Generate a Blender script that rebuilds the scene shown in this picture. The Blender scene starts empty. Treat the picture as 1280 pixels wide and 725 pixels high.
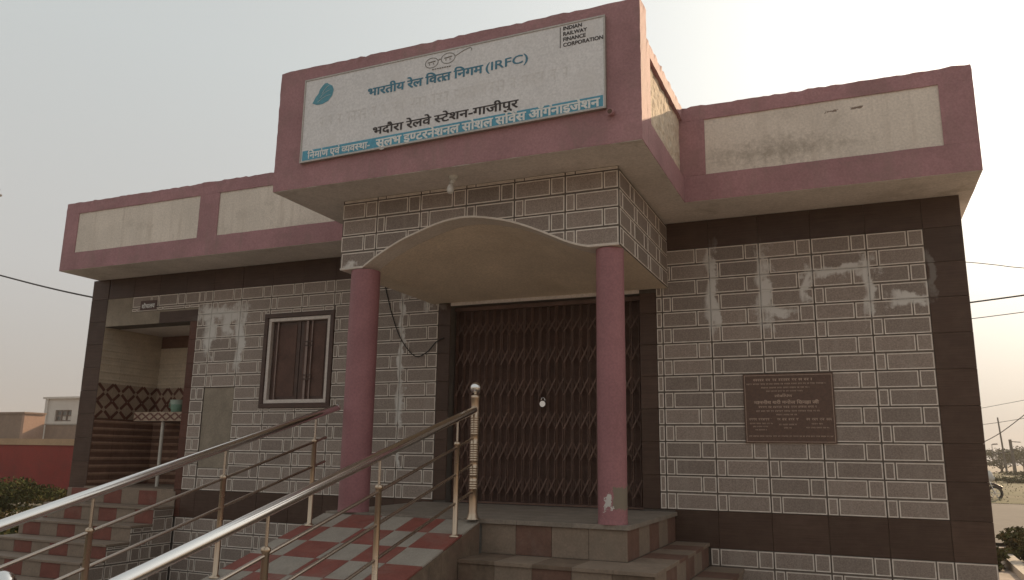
import bpy, bmesh, math, random
import numpy as np
from mathutils import Vector, Matrix, noise
random.seed(7)
rng = np.random.default_rng(7)
scene = bpy.context.scene
COL = scene.collection

# ------------------------------------------------------------------ camera
cam_data = bpy.data.cameras.new("camera")
cam = bpy.data.objects.new("camera", cam_data)
COL.objects.link(cam)
Rv = Vector((0.91944313, 0.39295932, 0.01439782))
Uv = Vector((0.06726665, -0.19325415, 0.97884015))
Fv = Vector((-0.3874268, 0.89901936, 0.20411926))
Mc = Matrix.Identity(4)
for r in range(3):
    Mc[r][0], Mc[r][1], Mc[r][2] = Rv[r], Uv[r], -Fv[r]
Mc[0][3], Mc[1][3], Mc[2][3] = 1.6037, -7.3337, 0.4616
cam.matrix_world = Mc
cam_data.sensor_width = 36.0
cam_data.lens = 987.0 / 1280.0 * 36.0
cam_data.clip_start = 0.05
cam_data.clip_end = 3000.0
scene.camera = cam

# ------------------------------------------------------------------ light
SUN_AZ = math.radians(22.0)      # from +Y towards +X
SUN_EL = math.radians(24.3)
world = bpy.data.worlds.new("World")
scene.world = world
world.use_nodes = True
wn = world.node_tree
wn.nodes.clear()
wo = wn.nodes.new("ShaderNodeOutputWorld")
wb = wn.nodes.new("ShaderNodeBackground")
ws = wn.nodes.new("ShaderNodeTexSky")
ws.sky_type = 'NISHITA'
ws.sun_disc = False
ws.sun_elevation = SUN_EL
ws.sun_rotation = SUN_AZ
ws.altitude = 0.0
ws.air_density = 1.0
ws.dust_density = 6.0
ws.ozone_density = 1.0
wb.inputs["Strength"].default_value = 0.10
# dusty winter sky: the clear-sky model seen through a milky layer that whitens it
# everywhere and glows softly round the sun
def wmath(op, a, b=None, clamp=False):
    n = wn.nodes.new("ShaderNodeMath"); n.operation = op; n.use_clamp = clamp
    for i, x in enumerate((a, b)):
        if x is None: continue
        if isinstance(x, (int, float)): n.inputs[i].default_value = x
        else: wn.links.new(x, n.inputs[i])
    return n.outputs[0]
wtc = wn.nodes.new("ShaderNodeTexCoord")
wsep = wn.nodes.new("ShaderNodeSeparateXYZ"); wn.links.new(wtc.outputs["Generated"], wsep.inputs[0])
wdot = wn.nodes.new("ShaderNodeVectorMath"); wdot.operation = 'DOT_PRODUCT'
wn.links.new(wtc.outputs["Generated"], wdot.inputs[0])
wdot.inputs[1].default_value = (math.sin(SUN_AZ) * math.cos(SUN_EL), math.cos(SUN_AZ) * math.cos(SUN_EL), math.sin(SUN_EL))
wcr = wn.nodes.new("ShaderNodeValToRGB")
wn.links.new(wmath('MAXIMUM', wsep.outputs[2], 0.0), wcr.inputs[0])
SKY_STOPS = [(0.0, (0.44, 0.395, 0.355)), (0.06, (0.47, 0.435, 0.40)), (0.20, (0.53, 0.52, 0.50)), (0.45, (0.545, 0.57, 0.56)), (1.0, (0.535, 0.56, 0.56))]
el = wcr.color_ramp.elements
el[0].position, el[0].color = 0.0, (*SKY_STOPS[0][1], 1)
el[1].position, el[1].color = 1.0, (*SKY_STOPS[-1][1], 1)
for p_, c_ in SKY_STOPS[1:-1]:
    e_ = el.new(p_); e_.color = (*c_, 1)
wpos_ = wmath('MAXIMUM', wdot.outputs["Value"], 0.0)
wlow = wmath('ADD', wmath('MULTIPLY', wsep.outputs[2], 2.4, True), 0.28, True)
def glow(power, colour):
    g = wn.nodes.new("ShaderNodeVectorMath"); g.operation = 'SCALE'
    g.inputs[0].default_value = colour
    wn.links.new(wmath('MULTIPLY', wmath('POWER', wpos_, power), wlow), g.inputs["Scale"])
    return g.outputs[0]
def vadd(a, b):
    g = wn.nodes.new("ShaderNodeVectorMath"); g.operation = 'ADD'
    wn.links.new(a, g.inputs[0]); wn.links.new(b, g.inputs[1])
    return g.outputs[0]
wmilk = vadd(vadd(wcr.outputs[0], glow(4.0, (0.38, 0.37, 0.345))), glow(16.0, (0.70, 0.63, 0.50)))
wsc = wn.nodes.new("ShaderNodeVectorMath"); wsc.operation = 'SCALE'; wsc.inputs["Scale"].default_value = 10.0
wn.links.new(wmilk, wsc.inputs[0])
wmx = wn.nodes.new("ShaderNodeMix"); wmx.data_type = 'RGBA'
wmx.inputs[0].default_value = 0.92
wn.links.new(ws.outputs[0], wmx.inputs[6]); wn.links.new(wsc.outputs[0], wmx.inputs[7])
wn.links.new(wmx.outputs[2], wb.inputs[0])
wn.links.new(wb.outputs[0], wo.inputs[0])

sl = bpy.data.lights.new("sun", 'SUN')
sl.energy = 4.6
sl.angle = math.radians(0.6)
sl.color = (1.0, 0.74, 0.47)
sun = bpy.data.objects.new("sun", sl)
COL.objects.link(sun)
sdir = Vector((math.sin(SUN_AZ) * math.cos(SUN_EL), math.cos(SUN_AZ) * math.cos(SUN_EL), math.sin(SUN_EL)))
sun.rotation_euler = sdir.to_track_quat('Z', 'Y').to_euler()
sun.location = sdir * 60

scene.view_settings.view_transform = 'Standard'
scene.view_settings.look = 'None'
scene.view_settings.gamma = 1.0
scene.view_settings.use_curve_mapping = False
scene.view_settings.exposure = 0.15
scene.cycles.volume_bounces = 0
scene.cycles.volume_step_rate = 1.0

GZ = -1.06      # ground level
PI = math.pi

# ------------------------------------------------------------------ materials
def new_mat(name):
    m = bpy.data.materials.new(name)
    m.use_nodes = True
    nt = m.node_tree
    nt.nodes.clear()
    out = nt.nodes.new("ShaderNodeOutputMaterial")
    b = nt.nodes.new("ShaderNodeBsdfPrincipled")
    nt.links.new(b.outputs[0], out.inputs[0])
    return m, nt, b

def nd(nt, kind, **kw):
    n = nt.nodes.new(kind)
    for k, v in kw.items():
        setattr(n, k, v)
    return n

def mathn(nt, op, a, b=None, c=None, clamp=False):
    n = nt.nodes.new("ShaderNodeMath")
    n.operation = op
    n.use_clamp = clamp
    for i, x in enumerate((a, b, c)):
        if x is None:
            continue
        if isinstance(x, (int, float)):
            n.inputs[i].default_value = x
        else:
            nt.links.new(x, n.inputs[i])
    return n.outputs[0]

def wpos(nt):
    g = nt.nodes.new("ShaderNodeNewGeometry")
    return g.outputs["Position"]

def noise_tex(nt, vec, scale, detail=4.0, rough=0.6, dist=0.0):
    n = nt.nodes.new("ShaderNodeTexNoise")
    n.inputs["Scale"].default_value = scale
    n.inputs["Detail"].default_value = detail
    n.inputs["Roughness"].default_value = rough
    n.inputs["Distortion"].default_value = dist
    if vec is not None:
        nt.links.new(vec, n.inputs["Vector"])
    return n.outputs["Fac"]

def ramp(nt, fac, stops):
    n = nt.nodes.new("ShaderNodeValToRGB")
    el = n.color_ramp.elements
    while len(el) > 1:
        el.remove(el[-1])
    el[0].position, c = stops[0]
    el[0].color = (*c, 1) if len(c) == 3 else c
    for p, c in stops[1:]:
        e = el.new(p)
        e.color = (*c, 1) if len(c) == 3 else c
    nt.links.new(fac, n.inputs[0])
    return n.outputs[0]

def mix(nt, fac, a, b):
    n = nt.nodes.new("ShaderNodeMix")
    n.data_type = 'RGBA'
    for sock, x in ((n.inputs[0], fac), (n.inputs[6], a), (n.inputs[7], b)):
        if isinstance(x, (int, float)):
            sock.default_value = x
        elif isinstance(x, tuple):
            sock.default_value = (*x, 1) if len(x) == 3 else x
        else:
            nt.links.new(x, sock)
    return n.outputs[2]

def bump(nt, b, h, strength=0.3, dist=0.01):
    n = nt.nodes.new("ShaderNodeBump")
    n.inputs["Strength"].default_value = strength
    n.inputs["Distance"].default_value = dist
    nt.links.new(h, n.inputs["Height"])
    nt.links.new(n.outputs[0], b.inputs["Normal"])

def mapping(nt, vec, scale):
    n = nt.nodes.new("ShaderNodeVectorMath")
    n.operation = 'MULTIPLY'
    nt.links.new(vec, n.inputs[0])
    n.inputs[1].default_value = scale
    return n.outputs[0]

def simple(name, c, rough=0.7, var=0.25, scale=8.0, fine=90.0, bmp=0.15, metal=0.0, dirt=None, spec=0.35, streak=None):
    """plain painted / cast surface: two scales of colour noise and a fine relief"""
    m, nt, b = new_mat(name)
    p = wpos(nt)
    n1 = noise_tex(nt, p, scale, 6.0, 0.65)
    n2 = noise_tex(nt, p, fine, 3.0, 0.6)
    lo = tuple(x * (1 - var) for x in c)
    hi = tuple(min(1, x * (1 + var)) for x in c)
    col = ramp(nt, n1, [(0.3, lo), (0.7, hi)])
    f2 = ramp(nt, n2, [(0.35, (0.88,) * 3), (0.65, (1.06,) * 3)])
    mm = nt.nodes.new("ShaderNodeMix"); mm.data_type = 'RGBA'; mm.blend_type = 'MULTIPLY'
    mm.inputs[0].default_value = 1.0
    nt.links.new(col, mm.inputs[6]); nt.links.new(f2, mm.inputs[7])
    col = mm.outputs[2]
    if dirt:
        dc, ds, lo_, hi_ = dirt
        n3 = noise_tex(nt, p, ds, 8.0, 0.7, 0.4)
        fac = ramp(nt, n3, [(lo_, (0, 0, 0)), (hi_, (1, 1, 1))])
        col = mix(nt, fac, col, dc)
    if streak:
        n4 = noise_tex(nt, mapping(nt, p, (11.0, 11.0, 0.9)), 1.0, 6.0, 0.72)
        n5 = noise_tex(nt, p, 0.8, 3.0, 0.6)
        f = mathn(nt, 'MULTIPLY', ramp(nt, n4, [(0.50, (0, 0, 0)), (0.72, (.8, .8, .8))]), ramp(nt, n5, [(0.40, (0, 0, 0)), (0.62, (1, 1, 1))]))
        col = mix(nt, f, col, streak)
        n6 = noise_tex(nt, p, 31.0, 4.0, 0.7)
        col = mix(nt, ramp(nt, n6, [(0.705, (0, 0, 0)), (0.73, (.6, .6, .6))]), col, tuple(x * .6 for x in streak))
    nt.links.new(col, b.inputs["Base Color"])
    b.inputs["Roughness"].default_value = rough
    b.inputs["Metallic"].default_value = metal
    b.inputs["Specular IOR Level"].default_value = spec
    if bmp > 0:
        bump(nt, b, n2, bmp, 0.01)
    return m

# cement smears on the tiled front wall: one node group shared by the tile materials
SMEARS = [(0.47, 2.00, .06, .42), (0.93, 1.97, .06, .36), (1.55, 2.08, .30, .055), (1.79, 1.93, .05, .27),
          (1.31, 1.99, .035, .18), (1.02, 1.78, .16, .05), (2.285, 2.02, .035, .20), (2.10, 1.80, .16, .05),
          (-5.43, 2.10, .38, .10), (-5.10, 1.76, .065, .38), (-5.57, 1.86, .085, .28), (-5.30, 1.95, .10, .16),
          (-2.86, 1.60, .028, .62), (-2.83, 0.95, .06, .19), (-2.83, .47, .03, .13), (-2.43, 2.02, .12, .05)]
grp = bpy.data.node_groups.new("cement_smear", 'ShaderNodeTree')
grp.interface.new_socket("Fac", in_out='OUTPUT', socket_type='NodeSocketFloat')
gout = grp.nodes.new("NodeGroupOutput")
gp = wpos(grp)
sx = grp.nodes.new("ShaderNodeSeparateXYZ"); grp.links.new(gp, sx.inputs[0])
gn = noise_tex(grp, gp, 9.0, 6.0, 0.7)
gst = noise_tex(grp, mapping(grp, gp, (30.0, 1.0, 5.0)), 1.0, 5.0, 0.7)
gn = mathn(grp, 'ADD', mathn(grp, 'MULTIPLY', gn, 2.2), mathn(grp, 'MULTIPLY', gst, 1.3))
gw = grp.nodes.new("ShaderNodeTexNoise"); gw.inputs["Scale"].default_value = 4.5; gw.inputs["Detail"].default_value = 4.0
grp.links.new(gp, gw.inputs["Vector"])
gws = grp.nodes.new("ShaderNodeVectorMath"); gws.operation = 'MULTIPLY_ADD'
grp.links.new(gw.outputs["Color"], gws.inputs[0]); gws.inputs[1].default_value = (.26, 0, .30); grp.links.new(gp, gws.inputs[2])
gwo = grp.nodes.new("ShaderNodeVectorMath"); gwo.operation = 'SUBTRACT'
grp.links.new(gws.outputs[0], gwo.inputs[0]); gwo.inputs[1].default_value = (.13, 0, .15)
sx = grp.nodes.new("ShaderNodeSeparateXYZ"); grp.links.new(gwo.outputs[0], sx.inputs[0])
acc = None
for (cx, cz, hx, hz) in SMEARS:
    dx = mathn(grp, 'ABSOLUTE', mathn(grp, 'MULTIPLY_ADD', sx.outputs[0], 1 / hx, -cx / hx))
    dz = mathn(grp, 'ABSOLUTE', mathn(grp, 'MULTIPLY_ADD', sx.outputs[2], 1 / hz, -cz / hz))
    d = mathn(grp, 'SMOOTH_MAX', dx, dz, 0.4)
    acc = d if acc is None else mathn(grp, 'MINIMUM', acc, d)
val = mathn(grp, 'SUBTRACT', mathn(grp, 'ADD', acc, gn), 2.38)      # ~0 at the border
fac = mathn(grp, 'MULTIPLY_ADD', val, -1.7, 0.85, clamp=True)
grp.links.new(fac, gout.inputs[0])

def smear_fac(nt):
    n = nt.nodes.new("ShaderNodeGroup")
    n.node_tree = grp
    return n.outputs[0]

CEM = (0.60, 0.565, 0.53)

def tile_face_mat():
    m, nt, b = new_mat("tile_brick_face")
    p = wpos(nt)
    oi = nt.nodes.new("ShaderNodeObjectInfo")
    n1 = noise_tex(nt, p, 85.0, 4.0, 0.75)
    n2 = noise_tex(nt, p, 7.0, 5.0, 0.6)
    c = ramp(nt, n1, [(0.30, (0.18, 0.140, 0.117)), (0.5, (0.285, 0.228, 0.195)), (0.72, (0.41, 0.338, 0.294))])
    c = mix(nt, mathn(nt, 'MULTIPLY', n2, 0.45), c, (0.18, 0.142, 0.118))
    stk = noise_tex(nt, mapping(nt, p, (9.0, 9.0, 0.8)), 1.0, 5.0, 0.7)
    c = mix(nt, ramp(nt, stk, [(0.5, (0, 0, 0)), (0.8, (.45, .45, .45))]), c, (0.37, 0.32, 0.275))
    br = mathn(nt, 'MULTIPLY_ADD', oi.outputs["Random"], 0.34, 0.83)
    hs = nt.nodes.new("ShaderNodeHueSaturation")
    nt.links.new(c, hs.inputs["Color"]); nt.links.new(br, hs.inputs["Value"])
    c = mix(nt, smear_fac(nt), hs.outputs[0], CEM)
    nt.links.new(c, b.inputs["Base Color"])
    b.inputs["Roughness"].default_value = 0.55
    b.inputs["Specular IOR Level"].default_value = 0.3
    bump(nt, b, n1, 0.35, 0.004)
    return m

def tile_edge_mat():
    m, nt, b = new_mat("tile_brick_edge")
    p = wpos(nt)
    n1 = noise_tex(nt, p, 14.0, 6.0, 0.7)
    c = ramp(nt, n1, [(0.3, (0.56, 0.485, 0.42)), (0.65, (0.76, 0.68, 0.605))])
    c = mix(nt, smear_fac(nt), c, (0.56, 0.53, 0.49))
    nt.links.new(c, b.inputs["Base Color"])
    b.inputs["Roughness"].default_value = 0.5
    return m

def tile_joint_mat():
    m, nt, b = new_mat("tile_joint")
    p = wpos(nt)
    n1 = noise_tex(nt, p, 20.0, 5.0, 0.7)
    c = ramp(nt, n1, [(0.3, (0.10, 0.078, 0.064)), (0.7, (0.17, 0.137, 0.115))])
    c = mix(nt, smear_fac(nt), c, CEM)
    nt.links.new(c, b.inputs["Base Color"])
    b.inputs["Roughness"].default_value = 0.8
    return m

def dark_tile_mat(name, c1, c2, smear=True, rough=0.42):
    m, nt, b = new_mat(name)
    p = wpos(nt)
    oi = nt.nodes.new("ShaderNodeObjectInfo")
    st = noise_tex(nt, mapping(nt, p, (3.0, 3.0, 130.0)), 1.0, 3.0, 0.6)
    n2 = noise_tex(nt, p, 5.0, 6.0, 0.7)
    c = ramp(nt, st, [(0.3, c1), (0.7, c2)])
    c = mix(nt, ramp(nt, n2, [(0.45, (0, 0, 0)), (0.85, (.55, .55, .55))]), c, (0.125, 0.085, 0.064))
    hs = nt.nodes.new("ShaderNodeHueSaturation")
    nt.links.new(c, hs.inputs["Color"])
    nt.links.new(mathn(nt, 'MULTIPLY_ADD', oi.outputs["Random"], 0.25, 0.87), hs.inputs["Value"])
    c = hs.outputs[0]
    if smear:
        c = mix(nt, mathn(nt, 'MULTIPLY', smear_fac(nt), 0.55), c, (0.25, 0.23, 0.21))
    nt.links.new(c, b.inputs["Base Color"])
    b.inputs["Roughness"].default_value = rough
    b.inputs["Specular IOR Level"].default_value = 0.2
    bump(nt, b, st, 0.25, 0.003)
    return m

M = {}
M['face'] = tile_face_mat()
M['edge'] = tile_edge_mat()
M['joint'] = tile_joint_mat()
M['dark'] = dark_tile_mat("dark_brown_tile", (0.056, 0.031, 0.022), (0.092, 0.054, 0.040))
M['redwood'] = dark_tile_mat("red_brown_tile", (0.075, 0.026, 0.017), (0.115, 0.045, 0.03), False)
M['mortar'] = simple("wall_mortar", (0.12, 0.10, 0.085), 0.9, 0.2)
M['pink'] = simple("pink_paint", (0.365, 0.195, 0.205), 0.75, 0.16, 2.2, 60, 0.18,
                   dirt=((0.25, 0.16, 0.15), 2.6, 0.52, 0.80), streak=(0.27, 0.185, 0.17))
M['column'] = simple("column_pink_paint", (0.30, 0.135, 0.145), 0.55, 0.12, 4.0, 60, 0.12,
                     dirt=((0.45, 0.36, 0.34), 19, 0.70, 0.76))
M['cream'] = simple("cream_panel_paint", (0.70, 0.62, 0.54), 0.8, 0.10, 1.6, 50, 0.2,
                    dirt=((0.45, 0.39, 0.33), 3.0, 0.55, 0.85), streak=(0.50, 0.42, 0.35))
M['soffit'] = simple("soffit_whitewash", (0.69, 0.625, 0.585), 0.85, 0.12, 1.8, 50, 0.2,
                     dirt=((0.33, 0.28, 0.23), 2.2, 0.55, 0.85))
M['vault'] = simple("vault_cream_paint", (0.74, 0.625, 0.50), 0.75, 0.10, 2.0, 50, 0.1,
                    dirt=((0.58, 0.46, 0.34), 1.6, 0.55, 0.85))
M['plaster'] = simple("bare_plaster", (0.27, 0.225, 0.175), 0.9, 0.2, 5.0, 70, 0.3)
M['white'] = simple("white_frame_paint", (0.60, 0.53, 0.48), 0.5, 0.08, 6.0, 60, 0.05)
M['brownframe'] = simple("dark_wood_paint", (0.075, 0.041, 0.031), 0.45, 0.25, 12.0, 60, 0.08)
M['gate'] = simple("gate_brown_paint", (0.140, 0.078, 0.058), 0.5, 0.3, 7.0, 60, 0.1,
                   dirt=((0.14, 0.095, 0.07), 9.0, 0.60, 0.8))
M['gateback'] = simple("shutter_dark_paint", (0.105, 0.056, 0.042), 0.7, 0.3, 5.0, 60, 0.1)
M['slab'] = simple("grey_marble", (0.235, 0.195, 0.16), 0.75, 0.2, 7.0, 60, 0.08,
                   dirt=((0.17, 0.135, 0.10), 3.0, 0.5, 0.8))
M['tgrey'] = simple("pale_floor_tile", (0.315, 0.275, 0.232), 0.65, 0.12, 6.0, 80, 0.06,
                    dirt=((0.21, 0.175, 0.135), 4.0, 0.52, 0.85))
M['tred'] = simple("red_floor_tile", (0.225, 0.066, 0.050), 0.65, 0.16, 7.0, 80, 0.06,
                   dirt=((0.25, 0.165, 0.135), 4.0, 0.50, 0.85))
M['tcream'] = simple("cream_step_tile", (0.24, 0.18, 0.135), 0.7, 0.15, 9.0, 60, 0.06,
                     dirt=((0.20, 0.16, 0.12), 4.0, 0.5, 0.85))
M['tbrown'] = simple("rust_step_tile", (0.16, 0.085, 0.062), 0.7, 0.2, 9.0, 60, 0.06,
                     dirt=((0.20, 0.14, 0.11), 4.0, 0.5, 0.85))
M['tmarble'] = simple("brown_marbled_tile", (0.165, 0.118, 0.084), 0.75, 0.3, 9.0, 60, 0.06,
                      dirt=((0.17, 0.10, 0.075), 3.0, 0.5, 0.8))
M['concrete'] = simple("concrete", (0.27, 0.25, 0.22), 0.9, 0.2, 3.0, 60, 0.3)
M['roof'] = simple("roof_screed", (0.30, 0.26, 0.22), 0.9, 0.2, 2.0, 60, 0.3)
M['ncream'] = simple("niche_cream_tile", (0.54, 0.445, 0.34), 0.35, 0.12, 6.0, 60, 0.05)
M['nbrown'] = simple("niche_brown_tile", (0.165, 0.088, 0.062), 0.35, 0.2, 9.0, 60, 0.08)
M['nridge'] = simple("niche_tile_ridge", (0.33, 0.205, 0.145), 0.35, 0.2, 9.0, 60, 0.05)
M['nlat'] = simple("niche_lattice_red", (0.13, 0.052, 0.037), 0.35, 0.2, 9.0, 60, 0.05)
M['npale'] = simple("niche_lattice_pale", (0.38, 0.285, 0.21), 0.35, 0.15, 9.0, 60, 0.05)
M['signwhite'] = simple("sign_white_sheet", (0.70, 0.68, 0.68), 0.5, 0.05, 2.5, 60, 0.02,
                        dirt=((0.63, 0.60, 0.585), 3.0, 0.5, 0.8))
M['signblue'] = simple("sign_blue_print", (0.095, 0.33, 0.46), 0.5, 0.1, 3.0, 60, 0.0)
M['signtext'] = simple("sign_white_print", (0.74, 0.74, 0.72), 0.5, 0.05, 3.0, 60, 0.0)
M['inkblue'] = simple("sign_steel_blue_print", (0.065, 0.20, 0.285), 0.5, 0.1, 3.0, 60, 0.0)
M['ink'] = simple("sign_black_print", (0.045, 0.035, 0.035), 0.5, 0.1, 3.0, 60, 0.0)
M['inkgrey'] = simple("sign_grey_print", (0.20, 0.185, 0.175), 0.5, 0.1, 3.0, 60, 0.0)
M['ghost'] = simple("sign_faded_print", (0.65, 0.625, 0.615), 0.5, 0.04, 3.0, 60, 0.0)
M['signframe'] = simple("sign_aluminium", (0.42, 0.38, 0.34), 0.4, 0.1, 3.0, 60, 0.0, metal=0.6)
M['plaque'] = simple("brown_granite", (0.115, 0.065, 0.047), 0.4, 0.2, 40.0, 120, 0.05)
M['plaquetext'] = simple("engraved_paint", (0.46, 0.34, 0.27), 0.6, 0.1, 20.0, 60, 0.0)
M['wsign'] = simple("sign_brown_enamel", (0.075, 0.032, 0.022), 0.4, 0.1, 20.0, 60, 0.0)
def steel_mat(name, c, rough):
    m, nt, b = new_mat(name)
    n1 = noise_tex(nt, wpos(nt), 3.0, 3.0, 0.5)
    b.inputs["Base Color"].default_value = (*c, 1)
    b.inputs["Metallic"].default_value = 1.0
    nt.links.new(mathn(nt, 'MULTIPLY_ADD', n1, 0.10, rough - .05), b.inputs["Roughness"])
    return m
M['steel'] = steel_mat("stainless_steel", (0.76, 0.74, 0.715), 0.15)
M['steelpost'] = steel_mat("brown_steel_tube", (0.50, 0.39, 0.29), 0.28)  # brownish reflections in the stainless posts are put into the base colour
M['steeldull'] = steel_mat("dull_steel_rod", (0.48, 0.41, 0.35), 0.27)
M['pvc'] = simple("pvc_pipe", (0.52, 0.48, 0.42), 0.4, 0.06, 9.0, 60, 0.0)
M['porcelain'] = simple("bulb_white", (0.62, 0.60, 0.56), 0.3, 0.05, 9.0, 60, 0.0)
M['mug'] = simple("green_plastic", (0.19, 0.31, 0.24), 0.4, 0.08, 9.0, 60, 0.0)
M['mugpale'] = simple("pale_green_plastic", (0.38, 0.46, 0.40), 0.4, 0.08, 9.0, 60, 0.0)
M['black'] = simple("black_cable", (0.018, 0.016, 0.015), 0.6, 0.1, 9.0, 60, 0.0)
M['rubber'] = simple("tyre_rubber", (0.022, 0.021, 0.020), 0.8, 0.1, 9.0, 60, 0.05)
M['bikepaint'] = simple("motorcycle_dark_paint", (0.05, 0.03, 0.03), 0.3, 0.1, 9.0, 60, 0.0)
M['bikewhite'] = simple("motorcycle_pale_fairing", (0.55, 0.53, 0.50), 0.35, 0.06, 9.0, 60, 0.0)
M['redwall'] = simple("red_wall_paint", (0.23, 0.025, 0.019), 0.8, 0.15, 0.9, 20, 0.2,
                      dirt=((0.15, 0.03, 0.022), 1.2, 0.5, 0.8))
M['coping'] = simple("tan_coping", (0.40, 0.27, 0.165), 0.85, 0.15, 0.9, 20, 0.2)
M['brick'] = simple("brown_brick_house", (0.20, 0.135, 0.10), 0.9, 0.2, 1.2, 14, 0.3)
M['housewhite'] = simple("white_house_paint", (0.55, 0.52, 0.48), 0.8, 0.08, 0.8, 14, 0.1)
M['housesunlit'] = simple("brown_house_sunlit_side", (0.33, 0.205, 0.15), 0.85, 0.12, 0.8, 14, 0.1)  # orange of the low sun on the brown house, put into the wall colour
M['glass'] = simple("dark_window_glass", (0.03, 0.035, 0.04), 0.12, 0.1, 1.0, 14, 0.0, spec=0.6)
M['road'] = simple("dusty_road", (0.125, 0.108, 0.094), 0.95, 0.15, 0.6, 9, 0.3,
                   dirt=((0.12, 0.10, 0.085), 0.5, 0.5, 0.8))
M['dirt'] = simple("dry_earth", (0.30, 0.25, 0.21), 0.95, 0.25, 0.7, 12, 0.4,
                   dirt=((0.085, 0.095, 0.042), 0.25, 0.48, 0.66))
M['kerb'] = simple("pale_kerb", (0.42, 0.37, 0.31), 0.9, 0.12, 2.0, 40, 0.2)
M['pole'] = simple("concrete_pole", (0.15, 0.13, 0.115), 0.9, 0.2, 2.0, 30, 0.2)
M['bark'] = simple("bark", (0.10, 0.075, 0.055), 0.95, 0.3, 6.0, 40, 0.4)

def leaf_mat(name, c1, c2):
    m, nt, b = new_mat(name)
    p = wpos(nt)
    n1 = noise_tex(nt, p, 2.5, 5.0, 0.7)
    n2 = noise_tex(nt, p, 30.0, 2.0, 0.6)
    c = ramp(nt, mathn(nt, 'ADD', mathn(nt, 'MULTIPLY', n1, 0.6), mathn(nt, 'MULTIPLY', n2, 0.4)), [(0.35, c1), (0.65, c2)])
    nt.links.new(c, b.inputs["Base Color"])
    b.inputs["Roughness"].default_value = 0.95
    b.inputs["Specular IOR Level"].default_value = 0.05
    return m
M['leaf'] = leaf_mat("green_leaves", (0.030, 0.034, 0.012), (0.085, 0.086, 0.030))
M['leafdry'] = leaf_mat("dry_leaves", (0.05, 0.036, 0.014), (0.10, 0.072, 0.028))
M['leaffar'] = leaf_mat("dusty_leaves", (0.05, 0.055, 0.03), (0.11, 0.11, 0.06))

# peeled paint at the base of the right column
def peeled_column_mat():
    m = M['column'].copy(); m.name = "column_pink_paint_peeling"
    nt = m.node_tree
    b = next(n for n in nt.nodes if n.type == 'BSDF_PRINCIPLED')
    old = b.inputs["Base Color"].links[0].from_socket
    p = wpos(nt)
    s = nt.nodes.new("ShaderNodeSeparateXYZ"); nt.links.new(p, s.inputs[0])
    n1 = noise_tex(nt, p, 14.0, 5.0, 0.7)
    n2 = noise_tex(nt, p, 26.0, 4.0, 0.7)
    dx = mathn(nt, 'ABSOLUTE', mathn(nt, 'MULTIPLY_ADD', s.outputs[0], 1 / .055, -.03 / .055))
    dz = mathn(nt, 'ABSOLUTE', mathn(nt, 'MULTIPLY_ADD', s.outputs[2], 1 / .085, -.165 / .085))
    f = mathn(nt, 'ADD', mathn(nt, 'SMOOTH_MAX', dx, dz, .5), mathn(nt, 'MULTIPLY', n1, 1.5))
    f = mathn(nt, 'LESS_THAN', f, 1.62)
    c = mix(nt, f, old, (0.20, 0.165, 0.125))
    dx = mathn(nt, 'ABSOLUTE', mathn(nt, 'MULTIPLY_ADD', s.outputs[0], 1 / .06, .055 / .06))
    dz = mathn(nt, 'ABSOLUTE', mathn(nt, 'MULTIPLY_ADD', s.outputs[2], 1 / .12, -.14 / .12))
    g = mathn(nt, 'ADD', mathn(nt, 'MAXIMUM', dx, dz), mathn(nt, 'MULTIPLY', n2, 2.4))
    g = mathn(nt, 'LESS_THAN', g, 1.62)
    c = mix(nt, g, c, (0.55, 0.52, 0.49))
    nt.links.new(c, b.inputs["Base Color"])
    return m
M['peel'] = peeled_column_mat()

# mouldy streaks low on the right parapet panel, with two dark holes in the paint
def mould_cream():
    m = M['cream'].copy(); m.name = "cream_panel_mould"
    nt = m.node_tree
    b = next(n for n in nt.nodes if n.type == 'BSDF_PRINCIPLED')
    old = b.inputs["Base Color"].links[0].from_socket
    p = wpos(nt)
    s = nt.nodes.new("ShaderNodeSeparateXYZ"); nt.links.new(p, s.inputs[0])
    n1 = noise_tex(nt, p, 17.0, 9.0, 0.80)
    band = mathn(nt, 'MULTIPLY_ADD', mathn(nt, 'ABSOLUTE', mathn(nt, 'SUBTRACT', s.outputs[2], 3.05)), -2.3, 1.0, clamp=True)
    xb = mathn(nt, 'MULTIPLY_ADD', mathn(nt, 'ABSOLUTE', mathn(nt, 'SUBTRACT', s.outputs[0], 1.15)), -0.48, 1.0, clamp=True)
    f = mathn(nt, 'MULTIPLY', mathn(nt, 'MULTIPLY', band, xb), n1)
    f = ramp(nt, f, [(0.30, (0, 0, 0)), (0.50, (.62, .62, .62))])
    c = mix(nt, f, old, (0.27, 0.225, 0.18))
    n2 = noise_tex(nt, p, 25.0, 5.0, 0.7)
    for cx, hx in ((1.60, .055), (1.80, .06)):
        dx = mathn(nt, 'ABSOLUTE', mathn(nt, 'MULTIPLY_ADD', s.outputs[0], 1 / hx, -cx / hx))
        dz = mathn(nt, 'ABSOLUTE', mathn(nt, 'MULTIPLY_ADD', s.outputs[2], 1 / .013, -3.335 / .013))
        g = mathn(nt, 'ADD', mathn(nt, 'MAXIMUM', dx, dz), mathn(nt, 'MULTIPLY', n2, 2.2))
        g = mathn(nt, 'LESS_THAN', g, 1.75)
        c = mix(nt, g, c, (0.24, 0.18, 0.14))
    nt.links.new(c, b.inputs["Base Color"])
    return m
M['mould'] = mould_cream()

# rough lime-washed masonry on the return of the porch parapet
M['roughwash'] = simple("rough_limewash", (0.64, 0.53, 0.41), 0.9, 0.2, 9.0, 22, 1.0,
                        dirt=((0.42, 0.32, 0.23), 11.0, 0.52, 0.72))

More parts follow.
